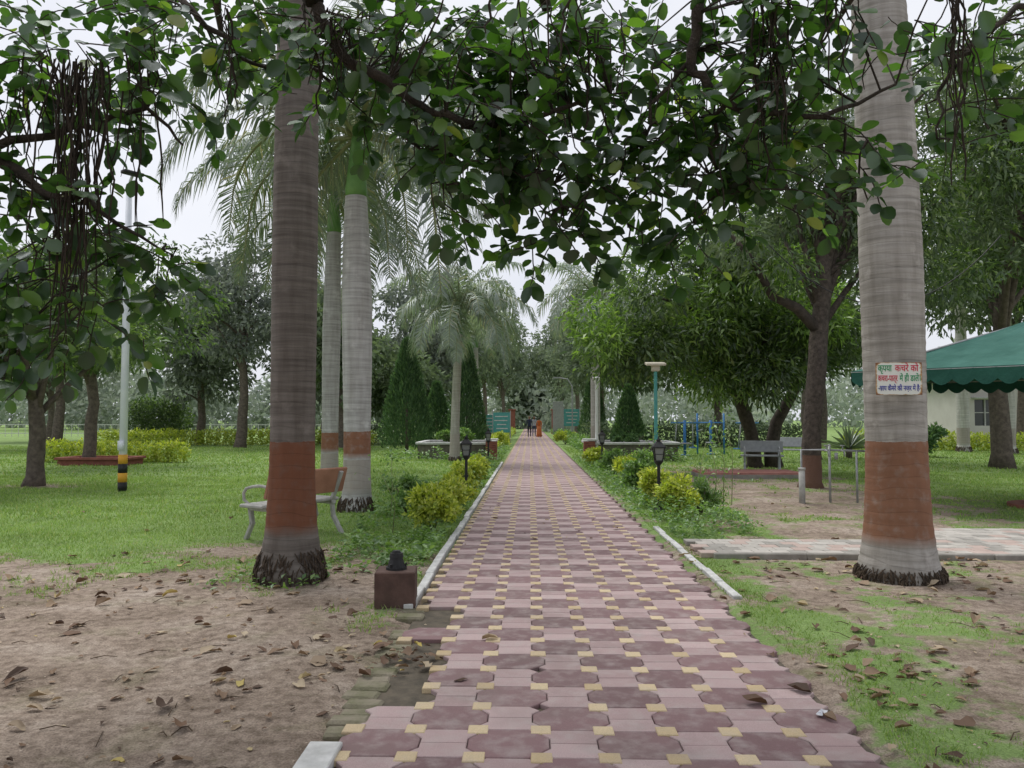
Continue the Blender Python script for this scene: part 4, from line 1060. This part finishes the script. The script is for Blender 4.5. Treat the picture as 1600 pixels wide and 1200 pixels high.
# ------------------------------------------------------------------ litter notice on the palm
e = empty('litter_notice_sign', (3.42, 7.5 - .305, 1.875), math.radians(-4))
mb = MB(); mb.box((0, 0, 0), (.41, .008, .30), 0, None, .002)
for sx in (-1, 1): mb.tube([(sx * .185, -.006, -.09), (sx * .185, -.002, -.09)], .006, 8, 1)
ms, nt, out = newmat('sign_enamel_rusty')
tcn = nt.nodes.new('ShaderNodeTexCoord'); sx = nt.nodes.new('ShaderNodeSeparateXYZ'); nt.links.new(tcn.outputs['Object'], sx.inputs[0])
ex = math_(nt, 'DIVIDE', math_(nt, 'ABSOLUTE', sx.outputs[0]), .205); ez = math_(nt, 'DIVIDE', math_(nt, 'ABSOLUTE', sx.outputs[2]), .15)
ed = math_(nt, 'ADD', math_(nt, 'POWER', ex, 8), math_(nt, 'POWER', ez, 14)); ed = math_(nt, 'ADD', math_(nt, 'MULTIPLY', ed, .45), math_(nt, 'MULTIPLY', noise(nt, 18, 5), .8))
finish(nt, out, ramp(nt, [(.66, (.76, .77, .72)), (.78, (.5, .3, .13)), (.92, (.22, .1, .05))], ed).outputs[0], .6)
mb.obj('plate', [ms, m_steel], e, False)
def text(s, x, z, size, col, nm, wid, hk=1.0):
    cu = D.curves.new(nm, 'FONT'); cu.body = s; cu.size = size; cu.extrude = .0008; cu.align_x = 'CENTER'; cu.align_y = 'CENTER'; cu.offset = .0010
    m_, nt, out = newmat('paint_' + nm); finish(nt, out, col, .6); cu.materials.append(m_)
    o = D.objects.new(nm, cu); link(o, e); o.location = (x, -.0062, z); o.rotation_euler = (pi / 2, 0, 0)
    bpy.context.view_layer.update()
    if o.dimensions.x > 0:
        k = wid / o.dimensions.x; o.scale = (k, hk, 1)
gr = (.02, .3, .12); rd = (.6, .03, .08); bl_ = (.05, .06, .35)
text('कृपया', -.125, .095, .088, gr, 'lettering_a', .125); text('कचरे को', .07, .095, .088, rd, 'lettering_b', .21)
text('कचरा-पात्र', -.1, .002, .082, rd, 'lettering_c', .175); text('में ही डालें।', .1, .002, .082, gr, 'lettering_d', .185)
text('आप कैमरे की नज़र में है', .0, -.09, .066, bl_, 'lettering_e', .36)

# ------------------------------------------------------------------ people far down the path
def person(name, x, y, face, H, shirt, trouser, skirt=False, stride=.16):
    e = empty(name, (x, y, .015), face); k = H / 1.7
    ms_ = mat_noise('skin', (.2, .1, .06), (.24, .13, .08), 8, .6); mh = mat_noise('hair', (.01, .008, .007), (.02, .015, .012), 30, .7)
    mt = mat_noise('trousers', trouser, tuple(c * 1.15 for c in trouser), 10, .9)
    v = [(0, 0, .95), (0, 0, 1.1), (0, 0, 1.28), (0, 0, 1.42), (0, .01, 1.5), (0, .02, 1.58),
         (.17, 0, 1.4), (.22, -.04, 1.14), (.21, .06, .9), (-.17, 0, 1.4), (-.22, .04, 1.14), (-.21, .12, .9),
         (.09, 0, .9), (.1, stride * .6, .48), (.1, stride * .8, .08), (.1, stride * .8 + .13, .03),
         (-.09, 0, .9), (-.1, -stride * .3, .48), (-.1, -stride * 1.1, .1), (-.1, -stride * 1.1 + .13, .04)]
    r = [.15, .13, .15, .13, .05, .05, .06, .042, .028, .06, .042, .028, .09, .06, .042, .035, .09, .06, .042, .035]
    ed = [(0, 1), (1, 2), (2, 3), (3, 4), (4, 5), (3, 6), (6, 7), (7, 8), (3, 9), (9, 10), (10, 11), (0, 12), (12, 13), (13, 14), (14, 15), (0, 16), (16, 17), (17, 18), (18, 19)]
    me = D.meshes.new('body'); me.from_pydata([(a * k, b * k, c * k) for a, b, c in v], ed, []); me.update()
    o = D.objects.new('body', me); link(o, e)
    md = o.modifiers.new('skin', 'SKIN'); md.use_smooth_shade = True
    for i, sv in enumerate(me.skin_vertices[0].data):
        w2 = r[i] * k; sv.radius = (w2, w2 * (.7 if i < 4 else 1)); sv.use_root = (i == 0)
    o.modifiers.new('sub', 'SUBSURF').levels = 1; o.modifiers['sub'].render_levels = 1
    m_, nt, out = newmat('clothed_body'); z = nt.nodes.new('ShaderNodeSeparateXYZ'); nt.links.new(nt.nodes.new('ShaderNodeTexCoord').outputs['Object'], z.inputs[0])
    col = mixc(nt, trouser, shirt, math_(nt, 'GREATER_THAN', z.outputs[2], .92 * k)); col = mixc(nt, col, (.22, .12, .07), math_(nt, 'GREATER_THAN', z.outputs[2], 1.47 * k)); finish(nt, out, col, .9)
    me.materials.append(m_)
    hb = MB()
    def ell(c, r3, m, a=10, b=8):
        V = []; F = []
        for i in range(b + 1):
            th = pi * i / b
            for j in range(a): V.append((c[0] + r3[0] * math.sin(th) * math.cos(2 * pi * j / a), c[1] + r3[1] * math.sin(th) * math.sin(2 * pi * j / a), c[2] + r3[2] * math.cos(th)))
        for i in range(b):
            for j in range(a): F.append((i * a + j, i * a + (j + 1) % a, (i + 1) * a + (j + 1) % a, (i + 1) * a + j))
        hb.add([tuple(q * k for q in p) for p in V], F, m)
    ell((0, .03, 1.62), (.075, .09, .11), 0); ell((0, .005, 1.645), (.082, .09, .1), 1); ell((0, .125, 1.61), (.012, .02, .022), 0)
    for s in (-1, 1):
        ell((s * .078, .02, 1.61), (.012, .022, .03), 0); ell((s * .03, .112, 1.635), (.012, .008, .008), 1)
    ell((0, .112, 1.565), (.025, .008, .007), 1)
    for hx, hy in ((.21, .06), (-.21, .12)):
        ell((hx, hy + .005, .85), (.018, .035, .05), 0)
        for q in range(4): hb.tube([tuple(c * k for c in p) for p in ((hx, hy - .022 + q * .018, .82), (hx * .98, hy - .024 + q * .02, .775), (hx * .94, hy - .02 + q * .018, .745 + .008 * abs(q - 1.5)))], [.009 * k, .008 * k, .006 * k], 5)
        hb.tube([tuple(c * k for c in p) for p in ((hx, hy + .03, .87), (hx * .96, hy + .06, .84), (hx * .93, hy + .065, .81))], [.01 * k, .009 * k, .007 * k], 5)
    hb.obj('head_and_hands', [ms_, mh], e)
    if skirt:
        sb_ = MB(); sb_.tube([(0, 0, 1.0 * k), (0, 0, .7 * k), (0, .02, .35 * k), (0, .03, .06 * k)], [.15, .19, .22, .25], 14); sb_.obj('sari_skirt', [mt], e)
person('man', -.05, 64, pi, 1.7, (.03, .04, .08), (.03, .03, .04)); person('man', .35, 66, pi, 1.68, (.35, .36, .4), (.05, .06, .1))
person('woman', .75, 63, 0, 1.58, (.5, .12, .03), (.45, .14, .05), True, .08)
